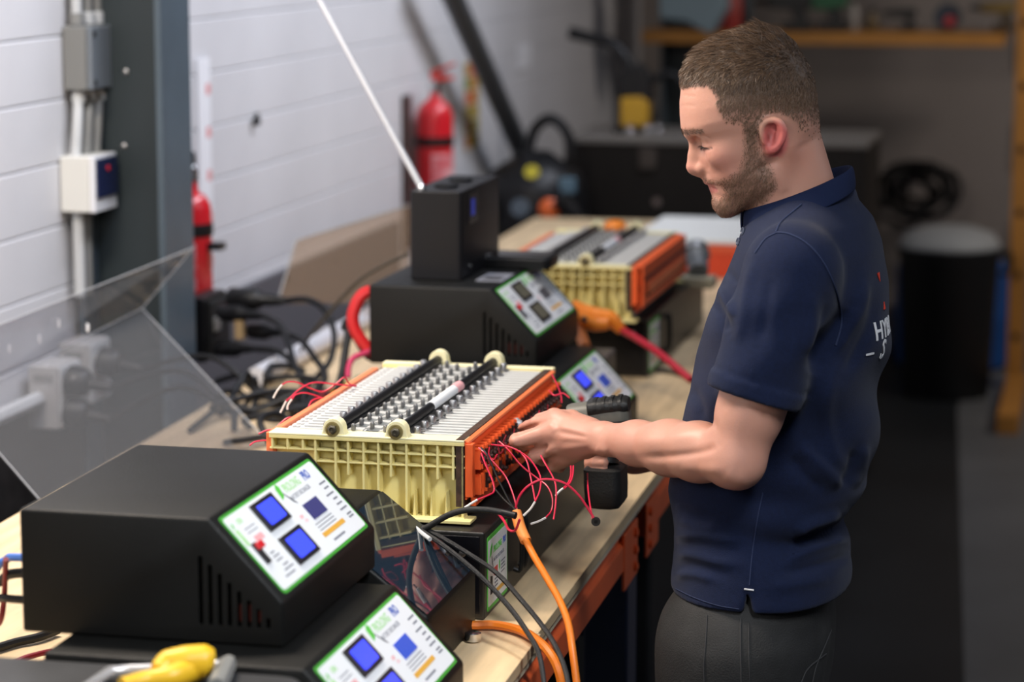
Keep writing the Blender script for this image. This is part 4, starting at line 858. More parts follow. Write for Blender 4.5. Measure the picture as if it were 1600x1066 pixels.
# ================================================================== THE MAN
def axis_pts(segs):
    out = []
    for a, b, st in segs: out += list(np.arange(a, b, st))
    out.append(segs[-1][1]); return np.array(out)
class Field:
    def __init__(s, xs, ys, zs):
        s.xs, s.ys, s.zs = xs, ys, zs; s.D = np.full((len(xs), len(ys), len(zs)), .05, np.float32)
    def op(s, fn, lo, hi, k=.004, sub=False):
        i = [max(0, np.searchsorted(a, l)-1) for a, l in zip((s.xs, s.ys, s.zs), lo)]; j = [min(len(a), np.searchsorted(a, h)+1) for a, h in zip((s.xs, s.ys, s.zs), hi)]
        if any(b <= a for a, b in zip(i, j)): return
        sl = tuple(slice(a, b) for a, b in zip(i, j))
        X = s.xs[sl[0]][:, None, None].astype(np.float32); Y = s.ys[sl[1]][None, :, None].astype(np.float32); Z = s.zs[sl[2]][None, None, :].astype(np.float32)
        d = fn(X, Y, Z).astype(np.float32); A = s.D[sl]
        if sub: h = np.clip(.5-.5*(A+d)/k, 0, 1); s.D[sl] = A*(1-h)-d*h+k*h*(1-h)
        else: h = np.clip(.5+.5*(d-A)/k, 0, 1); s.D[sl] = d*(1-h)+A*h-k*h*(1-h)
    def cap(s, a, b, r0, r1=None, k=.008, sub=False, sq=None):
        a = np.asarray(a, float); b = np.asarray(b, float); r1 = r0 if r1 is None else r1; m = max(r0, r1)+k+.006
        ab = b-a; L2 = float(ab@ab)+1e-12
        def fn(X, Y, Z):
            px, py, pz = X-a[0], Y-a[1], Z-a[2]; t = np.clip((px*ab[0]+py*ab[1]+pz*ab[2])/L2, 0, 1)
            return np.sqrt((px-t*ab[0])**2+(py-t*ab[1])**2+(pz-t*ab[2])**2)-(r0+(r1-r0)*t)
        s.op(fn, np.minimum(a, b)-m, np.maximum(a, b)+m, k, sub)
    def ell(s, c, r, B=None, k=.008, sub=False):
        """ellipsoid, axes given by the rows of B"""
        c = np.asarray(c, float); r = np.asarray(r, float); B = np.eye(3) if B is None else np.asarray(B, float); m = r.max()+k+.006
        def fn(X, Y, Z):
            p = (X-c[0], Y-c[1], Z-c[2]); q = [sum(B[i][j]*p[j] for j in range(3)) for i in range(3)]
            k0 = np.sqrt(sum((q[i]/r[i])**2 for i in range(3))); k1 = np.sqrt(sum((q[i]/r[i]**2)**2 for i in range(3)))+1e-9
            return k0*(k0-1)/k1
        s.op(fn, c-m, c+m, k, sub)
    def mesh(s):
        xs, ys, zs, D = s.xs, s.ys, s.zs, s.D; I = D < 0; n = np.array(D.shape)-1
        cnt = np.zeros(n, np.int8)
        for a in (0, 1):
            for b in (0, 1):
                for c in (0, 1): cnt += I[a:n[0]+a, b:n[1]+b, c:n[2]+c]
        act = (cnt > 0) & (cnt < 8); ci = np.argwhere(act); idx = np.full(n, -1, np.int32); idx[act] = np.arange(len(ci))
        P = np.zeros((len(ci), 3)); W = np.zeros(len(ci)); ax = (xs, ys, zs)
        corners = [(a, b, c) for a in (0, 1) for b in (0, 1) for c in (0, 1)]
        for c0 in corners:
            for d in range(3):
                if c0[d]: continue
                c1 = list(c0); c1[d] = 1; i0 = ci+np.array(c0); i1 = ci+np.array(c1)
                v0 = D[tuple(i0.T)]; v1 = D[tuple(i1.T)]; m = (v0 < 0) != (v1 < 0)
                t = np.where(m, v0/np.where(m, v0-v1, 1), 0)
                for e in range(3):
                    p0 = ax[e][i0[:, e]]; p1 = ax[e][i1[:, e]]; P[:, e] += np.where(m, p0+(p1-p0)*t, 0)
                W += m
        P /= W[:, None]; F = []
        for d in range(3):
            sl0 = [slice(None)]*3; sl1 = [slice(None)]*3; sl0[d] = slice(0, -1); sl1[d] = slice(1, None)
            A = I[tuple(sl0)]; B = I[tuple(sl1)]; e = np.argwhere(A != B); u, v = (d+1) % 3, (d+2) % 3
            e = e[(e[:, u] > 0) & (e[:, v] > 0) & (e[:, u] < n[u]) & (e[:, v] < n[v])]
            du = np.zeros(3, int); du[u] = 1; dv = np.zeros(3, int); dv[v] = 1
            q = np.stack([idx[tuple((e-du-dv).T)], idx[tuple((e-dv).T)], idx[tuple(e.T)], idx[tuple((e-du).T)]], 1)
            fl = ~A[tuple(e.T)]; q[fl] = q[fl][:, ::-1]; F.append(q)
        F = np.concatenate(F); return P, F[(F >= 0).all(1)]
def smooth_verts(P, F, it=1, lam=.5):
    E = np.concatenate([F[:, [0, 1]], F[:, [1, 2]], F[:, [2, 3]], F[:, [3, 0]]]); E = np.concatenate([E, E[:, ::-1]])
    deg = np.bincount(E[:, 0], minlength=len(P))
    for _ in range(it):
        Q = np.stack([np.bincount(E[:, 0], weights=P[E[:, 1], e], minlength=len(P)) for e in range(3)], 1)/np.maximum(deg, 1)[:, None]
        P = P+(Q-P)*lam
    return P
def np_mesh(name, P, F, m, parent, kind=None):
    L = np.array(parent_world(parent)); me = bpy.data.meshes.new(name)
    me.vertices.add(len(P)); me.vertices.foreach_set('co', (P-L).astype(np.float32).ravel())
    k = F.shape[1]; me.loops.add(F.size); me.loops.foreach_set('vertex_index', F.astype(np.int32).ravel())
    me.polygons.add(len(F)); me.polygons.foreach_set('loop_start', np.arange(0, F.size, k, dtype=np.int32)); me.polygons.foreach_set('use_smooth', np.ones(len(F), bool))
    me.materials.append(m); me.update(calc_edges=True); me.validate()
    o = bpy.data.objects.new(name, me); C.objects.link(o); o.parent = parent
    if kind: o['kind'] = kind
    return o
def set_col(o, col):
    a = o.data.color_attributes.new('Col', 'FLOAT_COLOR', 'POINT'); a.data.foreach_set('color', np.concatenate([col, np.ones((len(col), 1))], 1).astype(np.float32).ravel())
def normals(o):
    n = np.zeros(len(o.data.vertices)*3, np.float32); o.data.vertices.foreach_get('normal', n); return n.reshape(-1, 3)
def in_poly(px, py, poly):
    inside = np.zeros(len(px), bool); n = len(poly)
    for i in range(n):
        x0, y0 = poly[i]; x1, y1 = poly[(i+1) % n]
        c = ((y0 > py) != (y1 > py)) & (px < (x1-x0)*(py-y0)/((y1-y0) if y1 != y0 else 1e-9)+x0); inside ^= c
    return inside
def poly_dist(px, py, poly):
    d = np.full(len(px), 1e9); n = len(poly)
    for i in range(n):
        a = np.array(poly[i], float); b = np.array(poly[(i+1) % n], float); ab = b-a
        t = np.clip(((px-a[0])*ab[0]+(py-a[1])*ab[1])/(ab@ab), 0, 1); d = np.minimum(d, np.hypot(px-a[0]-t*ab[0], py-a[1]-t*ab[1]))
    return np.where(in_poly(px, py, poly), d, -d)

def vnorm(P_, F_):
    a = P_[F_[:, 2]]-P_[F_[:, 0]]; b = P_[F_[:, 3]]-P_[F_[:, 1]]; fn = np.cross(a, b); n = np.stack([np.bincount(F_.ravel(), weights=np.repeat(fn[:, e], 4), minlength=len(P_)) for e in range(3)], 1)
    return n/(np.linalg.norm(n, axis=1)[:, None]+1e-12)
def to_px(P_):
    q = P_-np.array([0, 0, EYE]); u = q@RV; f_ = q@FV; z = q[:, 2]; dep = f_*math.cos(TILT)-z*math.sin(TILT); return 800+FPX*u/dep, 533-FPX*(f_*math.sin(TILT)+z*math.cos(TILT))/dep
def sculpt(P_, F_, folds):
    n = vnorm(P_, F_); px, py = to_px(P_); near = np.clip(-(n@FV)*2.5+.6, 0, 1); disp = np.zeros(len(P_))
    for pts, amp, wdt in folds:
        pts = [tuple(q[:2]) for q in spline([(x, y, 0) for x, y in pts], 5)] if len(pts) > 2 else pts; d = np.full(len(P_), 1e9); tt = np.zeros(len(P_)); L = len(pts)-1
        for i in range(L):
            a = np.array(pts[i], float); ab = np.array(pts[i+1], float)-a; t = np.clip(((px-a[0])*ab[0]+(py-a[1])*ab[1])/(ab@ab), 0, 1); di = np.hypot(px-a[0]-t*ab[0], py-a[1]-t*ab[1]); c = di < d; d = np.where(c, di, d); tt = np.where(c, (i+t)/L, tt)
        disp += amp*np.exp(-(d/wdt)**2)*np.clip(np.sin(np.clip(tt, .04, .96)*PI)*1.6, 0, 1)
    return P_+n*(disp*near)[:, None]
BODY_FOLDS = [([(1122, 696), (1095, 706), (1050, 713), (990, 716)], -.0032, 7), ([(1122, 662), (1085, 676), (1035, 688), (985, 690)], .0028, 13), ([(1132, 738), (1150, 748), (1168, 744)], .0018, 12), ([(1102, 642), (1112, 656), (1118, 672)], -.0025, 5), ([(1130, 735), (1095, 733), (1060, 730)], .002, 9),
  ([(800, 681), (824, 670), (858, 656)], -.0030, 3.2), ([(800, 700), (824, 706), (846, 702), (858, 694)], -.0045, 4.5), ([(840, 722), (858, 720), (868, 712)], -.003, 3.5), ([(868, 664), (895, 672), (920, 680)], .0013, 5), ([(870, 684), (898, 686), (922, 688)], .0012, 4), ([(868, 674), (896, 679), (920, 684)], -.0010, 3.5), ([(874, 702), (900, 698), (925, 694)], .0012, 5), ([(858, 660), (864, 668), (870, 676)], .0018, 6), ([(802, 684), (803, 690), (806, 695)], .0022, 5), ([(838, 711), (842, 716), (846, 719)], .0015, 5), ([(930, 700), (940, 704), (952, 706)], .0015, 6), ([(905, 722), (925, 714), (945, 716)], -.002, 5),
  ([(1101, 268), (1110, 276), (1117, 286)], -.0011, 3.5), ([(1103, 250), (1107, 259), (1104, 268)], -.0005, 2.6), ([(1088, 212), (1087, 219), (1090, 228)], -.0028, 4), ([(1094, 232), (1104, 234), (1113, 229)], -.0016, 2.4), ([(1092, 214), (1100, 212), (1109, 217)], -.0014, 1.8), ([(1094, 221), (1101, 219), (1108, 222)], .0012, 3.5), ([(1100, 291), (1110, 289), (1119, 291)], -.0014, 1.6), ([(1116, 308), (1122, 307), (1130, 306)], -.0015, 4),
  ([(1062, 150), (1075, 149), (1090, 152)], -.0006, 1.3), ([(1062, 166), (1075, 165), (1088, 167)], -.0005, 1.3), ([(1205, 246), (1220, 280), (1228, 305)], .0022, 9), ([(1188, 250), (1196, 275), (1200, 295)], -.002, 6)]
man = thing('person', 'man in a navy polo shirt working on the near battery with a drill', 'person', (-.45, 3.50, 0))
# ---------------- head frame: profile units (px of the side view) -> metres
S = 3.49/4100; DH = 3.50
HO = at(1195, 210, DH)
HY = math.radians(0)
fU = -RV*math.cos(HY)+FV*math.sin(HY); lU = np.cross(np.array([0, 0, 1.]), fU)      # forward, his left (towards the lens)
PT = math.radians(16); fH = fU*math.cos(PT)-np.array([0, 0, 1])*math.sin(PT); kH = fU*math.sin(PT)+np.array([0, 0, 1])*math.cos(PT)
BH3 = np.array([fH, lU, kH])
def hk(px, py):
    u = (1195-px)*S; v = (210-py)*S; return u*math.cos(PT)-v*math.sin(PT), u*math.sin(PT)+v*math.cos(PT)
def hw(px, py, y=0): h, k = hk(px, py); return HO+fH*h+kH*k+lU*y
def hpt(h, y, k): return HO+fH*h+lU*y+kH*k
front = [(1182, 47), (1150, 54), (1120, 68), (1092, 86), (1071, 112), (1063, 138), (1061, 160), (1061.5, 180), (1063.5, 200), (1070, 213), (1080, 222), (1084, 234), (1090, 250), (1095, 264), (1099, 276), (1103, 285), (1110, 291), (1114, 302), (1119, 311), (1122, 322), (1128, 330)]
back = [(1186, 48), (1214, 56), (1236, 73), (1255, 97), (1268, 119), (1274, 145), (1276, 172), (1273, 196), (1264, 212), (1240, 228), (1214, 244), (1203, 270), (1196, 290), (1172, 312), (1140, 330)]
fk = np.array([hk(*p)[::-1] for p in front]); fk = fk[np.argsort(fk[:, 0])]; bk_ = np.array([hk(*p)[::-1] for p in back]); bk_ = bk_[np.argsort(bk_[:, 0])]
kb = np.array([-.0875, -.080, -.072, -.06, -.045, -.025, 0, .02, .04, .06, .085, .105, .12, .130, .136]); bb_ = np.array([.008, .026, .036, .050, .060, .0655, .070, .0735, .0765, .0775, .073, .060, .045, .028, .008])
def head_fn(off=0.):
    def fn(X, Y, Z):
        p = (X-HO[0], Y-HO[1], Z-HO[2]); h = sum(fH[i]*p[i] for i in range(3)); y = sum(lU[i]*p[i] for i in range(3)); k = sum(kH[i]*p[i] for i in range(3))
        xf = np.interp(k, fk[:, 0], fk[:, 1]); xb = np.interp(k, bk_[:, 0], bk_[:, 1]); b = np.interp(k, kb, bb_)
        fr = np.interp(k, [-.08, -.05, -.02, .03, .08], [.45, .38, .42, .50, .48]); xm = xb+(xf-xb)*fr
        a = np.where(h > xm, xf-xm, xm-xb); pw = np.where(h > xm, np.interp(k, [-.08, -.05, 0, .04, .1], [1.9, 2.0, 2.0, 2.3, 2.1]), 2.15)
        r = (np.abs((h-xm)/np.maximum(a, .004))**pw+np.abs(y/np.maximum(b, .004))**pw)**(1/pw)
        d = (r-1)*np.minimum(np.minimum(a, b), .06)
        d = np.maximum(d, np.maximum(k-.137, -.089-k))
        return np.clip(d, -.05, .05)
    return fn
# ---------------- joints
SHn = at(1238, 428, 3.335); ELn = at(1150, 715, 3.315); WRn = at(950, 686, 3.535)
SHf = SHn+np.array([-.03, .36, -.005]); WRf = at(990, 712, 3.80)
def ik(a, c, l1, l2, pole):
    v = c-a; d = min(np.linalg.norm(v), l1+l2-.002); v = v/np.linalg.norm(v); x = (l1*l1-l2*l2+d*d)/(2*d); hgt = math.sqrt(max(l1*l1-x*x, 0)); pl = pole-v*(pole@v); pl /= np.linalg.norm(pl); return a+v*x+pl*hgt
ELf = ik(SHf, WRf, .30, .265, np.array([.5, .1, -1.]))
NCc = hw(1245, 312); NCn = hw(1228, 215)-hw(1249, 345); NCn /= np.linalg.norm(NCn)
# ---------------- torso sections from silhouettes
fs = np.array([(285, 1205), (312, 1186), (335, 1170), (353, 1159), (412, 1138), (496, 1105), (584, 1081), (640, 1071), (700, 1057), (758, 1047), (787, 1050), (821, 1054), (888, 1051), (934, 1050), (1010, 1048)], float)
bs_ = np.array([(285, 1332), (314, 1341), (341, 1364), (381, 1381), (442, 1393), (469, 1394), (550, 1385), (640, 1375), (683, 1369), (750, 1357), (791, 1328), (808, 1314), (867, 1333), (892, 1335), (946, 1327), (1010, 1305)], float)
wd = np.array([(285, .072), (312, .09), (341, .125), (381, .16), (442, .178), (496, .183), (550, .182), (640, .174), (700, .168), (758, .163), (808, .160), (840, .168), (867, .177), (900, .183), (946, .188), (1010, .190)])
TD = 3.52
rows = np.arange(285, 1011, 5.); tz, tcx, tcy, ta, tb = [], [], [], [], []
for yy in rows:
    xl = np.interp(yy, fs[:, 0], fs[:, 1]); xr = np.interp(yy, bs_[:, 0], bs_[:, 1]); b = np.interp(yy, wd[:, 0], wd[:, 1])
    L = at(xl, yy, TD); Rr = at(xr, yy, TD); half = np.linalg.norm(Rr-L)/2; c = (L+Rr)/2
    tz.append(c[2]); tcx.append(c[0]); tcy.append(c[1]); ta.append(math.sqrt(max(half**2-(b*math.sin(YAW))**2, .03**2))/math.cos(YAW)); tb.append(b)
tz, tcx, tcy, ta, tb = [np.array(a)[::-1] for a in (tz, tcx, tcy, ta, tb)]
def torso_fn(off=0., folds=False):
    def fn(X, Y, Z):
        cx = np.interp(Z, tz, tcx); cy = np.interp(Z, tz, tcy); a = np.interp(Z, tz, ta)-off; b = np.interp(Z, tz, tb)-off; pw = 2.35
        x = X-cx; y = Y-cy
        r = (np.abs(x/a)**pw+np.abs(y/b)**pw)**(1/pw); d = (r-1)*np.minimum(a, b)
        if folds:
            w1 = np.exp(-((Z-1.10)/.075)**2); w2 = np.exp(-((Z-1.28)/.12)**2)
            d = d-.0055*w1*.6*np.sin(Z*95+np.sin(Y*17+X*13)*1.3+X*10)*(.6+.4*np.sin(X*31+Y*23))
            d = d-.0042*w2*np.sin((X*.75+Z*.65)*62+Y*14)*np.clip((X+.50)/.1, 0, 1)-.003*w2*np.sin((Z*1.2-X)*48+Y*9)
            d = d-.0015*np.sin(Z*42+X*37+np.sin(Y*30)*.8)
        d = np.maximum(d, (X-NCc[0])*NCn[0]+(Y-NCc[1])*NCn[1]+(Z-NCc[2])*NCn[2]) if folds else d
        return np.clip(d, -.05, .05)
    return fn
def torso_box(z0, z1): return (-.86, 3.2, z0), (-.1, 3.85, z1)
# ---------------- BODY (one continuous skin)
hx0, hx1 = HO[0]-.135, HO[0]+.115
xs = axis_pts([(-.85, hx1, .0022), (hx1, -.12, .006)]); ys = axis_pts([(3.22, 3.82, .0026)]); zs = axis_pts([(.93, 1.08, .008), (1.08, 1.235, .0022), (1.235, 1.45, .0045), (1.45, 1.775, .0021)])
B = Field(xs, ys, zs)
B.op(torso_fn(.022), *torso_box(1.06, 1.46), k=.02)
B.op(head_fn(), HO-.17, HO+.17, k=.004)
# neck
B.cap(hw(1217, 208), hw(1240, 335), .0525, .061, k=.016)
B.cap(hw(1227, 226), hw(1258, 320), .0430, .047, k=.014)
for s in (-1, 1):
    B.cap(hw(1222, 232, s*.052), hw(1196, 345, s*.022), .012, .012, k=.02)     # neck muscle
    # brow, cheek, jaw, socket, lids
    B.cap(hpt(.090, s*.012, .029), hpt(.074, s*.042, .031), .0085, .007, k=.012)
    B.ell(hpt(.0985, s*.033, .0105), (.021, .0195, .0135), BH3, k=.010, sub=True)
    B.ell(hpt(.0705, s*.0315, .0115), (.0155, .0155, .0138), BH3, k=.004)
    B.cap(hpt(.0845, s*.020, .0055), hpt(.070, s*.045, .0065), .0013, .0013, k=.0025, sub=True)      # lid slit
    B.cap(hpt(.0865, s*.022, .0185), hpt(.0735, s*.044, .019), .001, .001, k=.003, sub=True)      # lid crease
    B.ell(hpt(.054, s*.0465, -.006), (.027, .0145, .016), BH3, k=.02)
    B.cap(hpt(.016, s*.050, -.052), hpt(.066, s*.022, -.076), .011, .011, k=.022)
    # nose wing
    B.ell(hw(1098.5, 261.5, s*.0130), (.0098, .0070, .0085), BH3, k=.004)
    B.ell(hw(1088, 271, s*.0075), (.0055, .0030, .0048), BH3, k=.002, sub=True)
    # ear
    eB = np.array([fH*math.cos(.42)+lU*s*math.sin(.42), lU*s*math.cos(.42)-fH*math.sin(.42), kH])
    def ept(px, py, o=0.): h, k_ = hk(px, py); return hpt(h, s*(.0715+max(0, (-.0-h))*.40+o), k_)
    B.ell(ept(1197, 203, -.002), (.0165, .0052, .0235), eB, k=.006)
    out = [tuple(q[:2]) for q in spline([(x, y, 0) for x, y in [(1189, 207), (1182, 199), (1183, 189), (1190, 182), (1201, 180), (1210, 185), (1215, 197), (1213, 210), (1207, 220), (1200, 227)]], 4)]
    for a, b in zip(out, out[1:]): B.cap(ept(*a, .0045), ept(*b, .0045), .0033, .0033, k=.0035)
    B.cap(ept(1200, 223, .002), ept(1193, 228, .0), .0062, .0052, k=.006)
    B.ell(ept(1195, 203, .0075), (.0078, .0080, .0125), eB, k=.004, sub=True)
    B.cap(ept(1207, 191, .003), ept(1204, 211, .003), .003, .003, k=.005)
    B.ell(ept(1186.5, 208, .002), (.0045, .004, .006), BH3, k=.004)
# nose
B.cap(hw(1087, 219), hw(1083.5, 244), .0060, .0066, k=.010)
B.cap(hw(1083.5, 244), hw(1083, 260), .0066, .0096, k=.006)
B.cap(hw(1096, 238), hw(1094, 262), .007, .0105, k=.010)
B.cap(hw(1085, 266), hw(1099, 272), .005, .0055, k=.006)
# lips, chin
def arc(c, e, n=6): return [c*(1-t)+e*t for t in np.linspace(0, 1, n)]
for s in (-1, 1):
    for (c, e, r) in (((.0885, 0, -.0395), (.0770, .024, -.0480), .0056), ((.0825, 0, -.0510), (.0745, .022, -.0512), .0062)):
        pts = [hpt(c[0]-(c[0]-e[0])*t*t, s*e[1]*t, c[2]+(e[2]-c[2])*t) for t in np.linspace(0, 1, 5)]
        for i, (a, b) in enumerate(zip(pts, pts[1:])): B.cap(a, b, r*(1-.14*i), r*(1-.14*(i+1)), k=.005)
    pts = [hpt(.0935-.015*t*t, s*.026*t, -.0448-.0052*t) for t in np.linspace(0, 1, 5)]
    for a, b in zip(pts, pts[1:]): B.cap(a, b, .0016, .0012, k=.003, sub=True)
B.ell(hw(1135, 318), (.016, .024, .0135), BH3, k=.016)
# arms
def arm(S_, E_, W_, k=.02):
    m = S_*.5+E_*.5
    B.cap(S_, E_, .048, .0365, k=.02); B.cap(S_*.5+E_*.5, S_*.25+E_*.75, .043, .041, k=.02)
    f = W_-E_; L = np.linalg.norm(f); f = f/L
    B.cap(E_, E_+f*L*.28, .034, .0365, k=.02); B.cap(E_+f*L*.28, E_+f*L*.5, .0365, .0345, k=.02); B.cap(E_+f*L*.5, E_+f*L*.76, .0345, .0275, k=.02); B.cap(E_+f*L*.76, W_, .0275, .0220, k=.02)
    out = E_-(S_*.5+W_*.5); out /= np.linalg.norm(out)
    B.cap(E_+out*.016, E_+out*.018+f*.02, .022, .02, k=.02)
    return f
fn_ = arm(SHn, ELn, WRn); ff_ = arm(SHf, ELf, WRf)
# ---- left hand (near): fist around the chuck, forefinger along the socket
def finger(J, R_, k=.003):
    for i in range(len(J)-1): B.cap(J[i], J[i+1], R_[i], R_[i+1], k=k if i else .009)
mc = {'i': (872, 657, 3.605), 'm': (862, 674, 3.598), 'r': (864, 695, 3.60), 'p': (880, 713, 3.605)}
W0 = WRn
for n_, (x, y, d) in mc.items(): B.cap(W0*.9+at(x, y, d)*.1, at(x, y, d), .0185 if n_ in 'mr' else .0165, .0128, k=.012)
B.cap(at(915, 690, 3.575), at(880, 690, 3.61), .021, .018, k=.015); B.cap(at(868, 660, 3.61), at(874, 712, 3.615), .0150, .0142, k=.012); B.cap(at(852, 668, 3.618), at(858, 704, 3.622), .0110, .0105, k=.012); B.cap(at(895, 700, 3.60), at(878, 714, 3.625), .0165, .0140, k=.012)
finger([at(*mc['i']), at(838, 661, 3.635), at(825, 666, 3.665), at(816, 669, 3.69)], [.0112, .0092, .0082, .0068])
finger([at(*mc['m']), at(808, 689, 3.605), at(817, 697, 3.635), at(838, 694, 3.655)], [.0125, .0112, .0092, .0078])
finger([at(*mc['r']), at(836, 713, 3.61), at(848, 719, 3.64), at(866, 708, 3.655)], [.0125, .0106, .0088, .0074])
finger([at(*mc['p']), at(864, 728, 3.615), at(874, 731, 3.64), at(886, 720, 3.652)], [.0105, .0083, .0076, .0066])
finger([at(925, 672, 3.57), at(893, 655, 3.615), at(866, 650, 3.655), at(842, 655, 3.685)], [.0165, .0125, .0105, .0085], k=.006)
for n_, (x, y, d) in mc.items(): B.ell(at(x+3, y+2, d-.006), (.011, .011, .010), k=.010)                # knuckles
for (x0, y0, x1, y1) in ((862, 678, 905, 685), (868, 697, 908, 692)): B.cap(at(x0, y0, 3.585), at(x1, y1, 3.562), .0022, .0016, k=.006)   # tendons
B.cap(at(948, 698, 3.515), at(942, 702, 3.525), .008, .008, k=.014)             # wrist bone
# ---- right hand (far) round the grip
HG = at(945, 700, 3.70)
B.cap(WRf, at(958, 706, 3.745), .024, .026, k=.02); B.cap(at(962, 690, 3.745), at(960, 722, 3.745), .018, .016, k=.012)
for i, y in enumerate((694, 708, 721, 733)):
    r = .0088-.0004*i
    finger([at(955, y, 3.745), at(930, y+1, 3.735), at(921, y+2, 3.705), at(930, y+2, 3.682), at(944, y+2, 3.675)], [r*1.15, r*1.08, r, r*.95, r*.85])
finger([at(965, 690, 3.74), at(968, 682, 3.70), at(955, 686, 3.675), at(940, 690, 3.672)], [.013, .011, .0095, .008])
P, F = B.mesh(); P = smooth_verts(P, F, 2, .5); del B.D
P = sculpt(P, F, BODY_FOLDS)
skin = mat('skin', (.6, .35, .25), .48, bump=.10, bscale=420)
nt_ = skin.node_tree; bs__ = nt_.nodes['Principled BSDF']; va = nt_.nodes.new('ShaderNodeVertexColor'); va.layer_name = 'Col'
nt_.links.new(va.outputs[0], bs__.inputs['Base Color']); bs__.inputs['Subsurface Weight'].default_value = .12; bs__.inputs['Subsurface Radius'].default_value = (.010, .004, .002); bs__.inputs['Subsurface Scale'].default_value = .6
body = np_mesh('body', P, F, skin, man)
# profile coordinates of every vertex
Q = P-HO; u_ = Q@fU; v_ = Q[:, 2]; yl = Q@lU; PX = 1195-u_/S; PY = 210-v_/S
head = (P[:, 2] > 1.45) & (np.abs(yl) < .12)
hair_poly = [(1040, 90), (1062, 137), (1080, 131), (1098, 129), (1110, 138), (1112, 158), (1113, 172), (1126, 186), (1142, 187), (1152, 190), (1160, 216), (1176, 220), (1180, 196), (1186, 176), (1200, 170), (1218, 174), (1229, 184), (1240, 202), (1260, 216), (1300, 222), (1310, 60), (1190, 20), (1090, 40)]
beard_poly = [(1150, 182), (1178, 182), (1179, 207), (1186, 232), (1204, 258), (1212, 285), (1196, 312), (1170, 334), (1120, 345), (1108, 318), (1112, 307), (1121, 304), (1128, 296), (1122, 287), (1108, 286), (1096, 285), (1099, 277), (1114, 276), (1130, 270), (1146, 258), (1153, 236)]
lip_poly = [(1098, 283.5), (1112, 285), (1123, 290), (1121, 298), (1113, 303), (1104, 300)]
brow_poly = [(1058, 203), (1074, 199), (1090, 196.5), (1104, 200.5), (1110, 205.5), (1094, 202), (1078, 204.5), (1064, 209)]
nzh = np.sin(P[:, 0]*900+P[:, 2]*500)*np.sin(P[:, 2]*800+P[:, 1]*600)
hm = np.where(head, poly_dist(PX, PY, hair_poly)+nzh*1.6, -99); bm_ = np.where(head, poly_dist(PX, PY, beard_poly), -99); lm = np.where(head & (np.abs(yl) < .027), poly_dist(PX, PY, lip_poly), -99); wm = np.where(head & (np.abs(yl) < .055), poly_dist(PX, PY, brow_poly), -99)
nz = (np.sin(P[:, 0]*310)*np.sin(P[:, 1]*290)*np.sin(P[:, 2]*330))
col = np.tile(np.array([.56, .285, .208]), (len(P), 1))
def blend(c, w): 
    global col
    w = np.clip(w, 0, 1)[:, None]; col = col*(1-w)+np.array(c)*w
def gauss(px, py, r, ymin=-9): return np.where(head & (np.abs(yl) > ymin), np.exp(-((PX-px)**2+(PY-py)**2)/(r*r)), 0)
blend((.60, .22, .17), .45*gauss(1120, 250, 26)); blend((.62, .22, .17), .4*gauss(1076, 262, 9)); blend((.55, .2, .14), .35*gauss(1235, 235, 30))
earm = head & (np.abs(yl) > .0655) & (PX > 1180) & (PX < 1230) & (PY > 172) & (PY < 242)
blend((.60, .125, .12), np.where(earm, .85*np.clip(3.0*(1.05-np.hypot((PX-1203)/23, (PY-211)/33)), 0, 1), 0))
ec = hw(1192, 204); blend((.22, .06, .05), np.where(earm & (np.abs(yl) > .05), .8*np.exp(-((PX-1193)/5)**2-((PY-205)/9)**2)*np.clip((.0835-np.abs(yl))/.006, 0, 1), 0))  # darker red paints the shade inside the ear hollow
hands = (P[:, 0] < -.60) & (P[:, 2] < 1.3); blend((.60, .26, .20), np.where(hands, .35*(.5+.5*nz), 0)); blend((.58, .25, .19), .4*np.exp(-((P-ELn)**2).sum(1)/.04**2))
blend((.58, .22, .19), .0*lm)
blend((.21, .125, .085), np.clip(bm_/16, 0, .72)); fade = np.maximum(np.clip((204-PY)/50, .16, 1), np.where(PX < 1184, .62, 0))
blend((.15, .09, .06), np.clip((hm+1.5)/11, 0, .85)*fade); blend((.46, .13, .115), np.clip(lm/2.2, 0, .8)); blend((.13, .08, .055), np.clip((wm+1.2)/3, 0, .5))
tl = np.clip((PX-1093)/18, 0, 1); ly = 228.5-5*tl+2.2*np.sin(tl*PI); dl = np.hypot(PX-np.clip(PX, 1093, 1111), PY-ly)
blend((.05, .028, .02), np.where(head & (np.abs(yl) < .055), .9*np.exp(-(dl/1.25)**2), 0)); blend((.45, .2, .15), np.where(head & (np.abs(yl) < .055), .35*np.exp(-((PX-1104)/14)**2-((PY-233)/5)**2), 0))
mole = at(872, 682, 3.585); blend((.35, .15, .11), .6*np.exp(-((P-mole)**2).sum(1)/.003**2))
set_col(body, col); NB = normals(body)
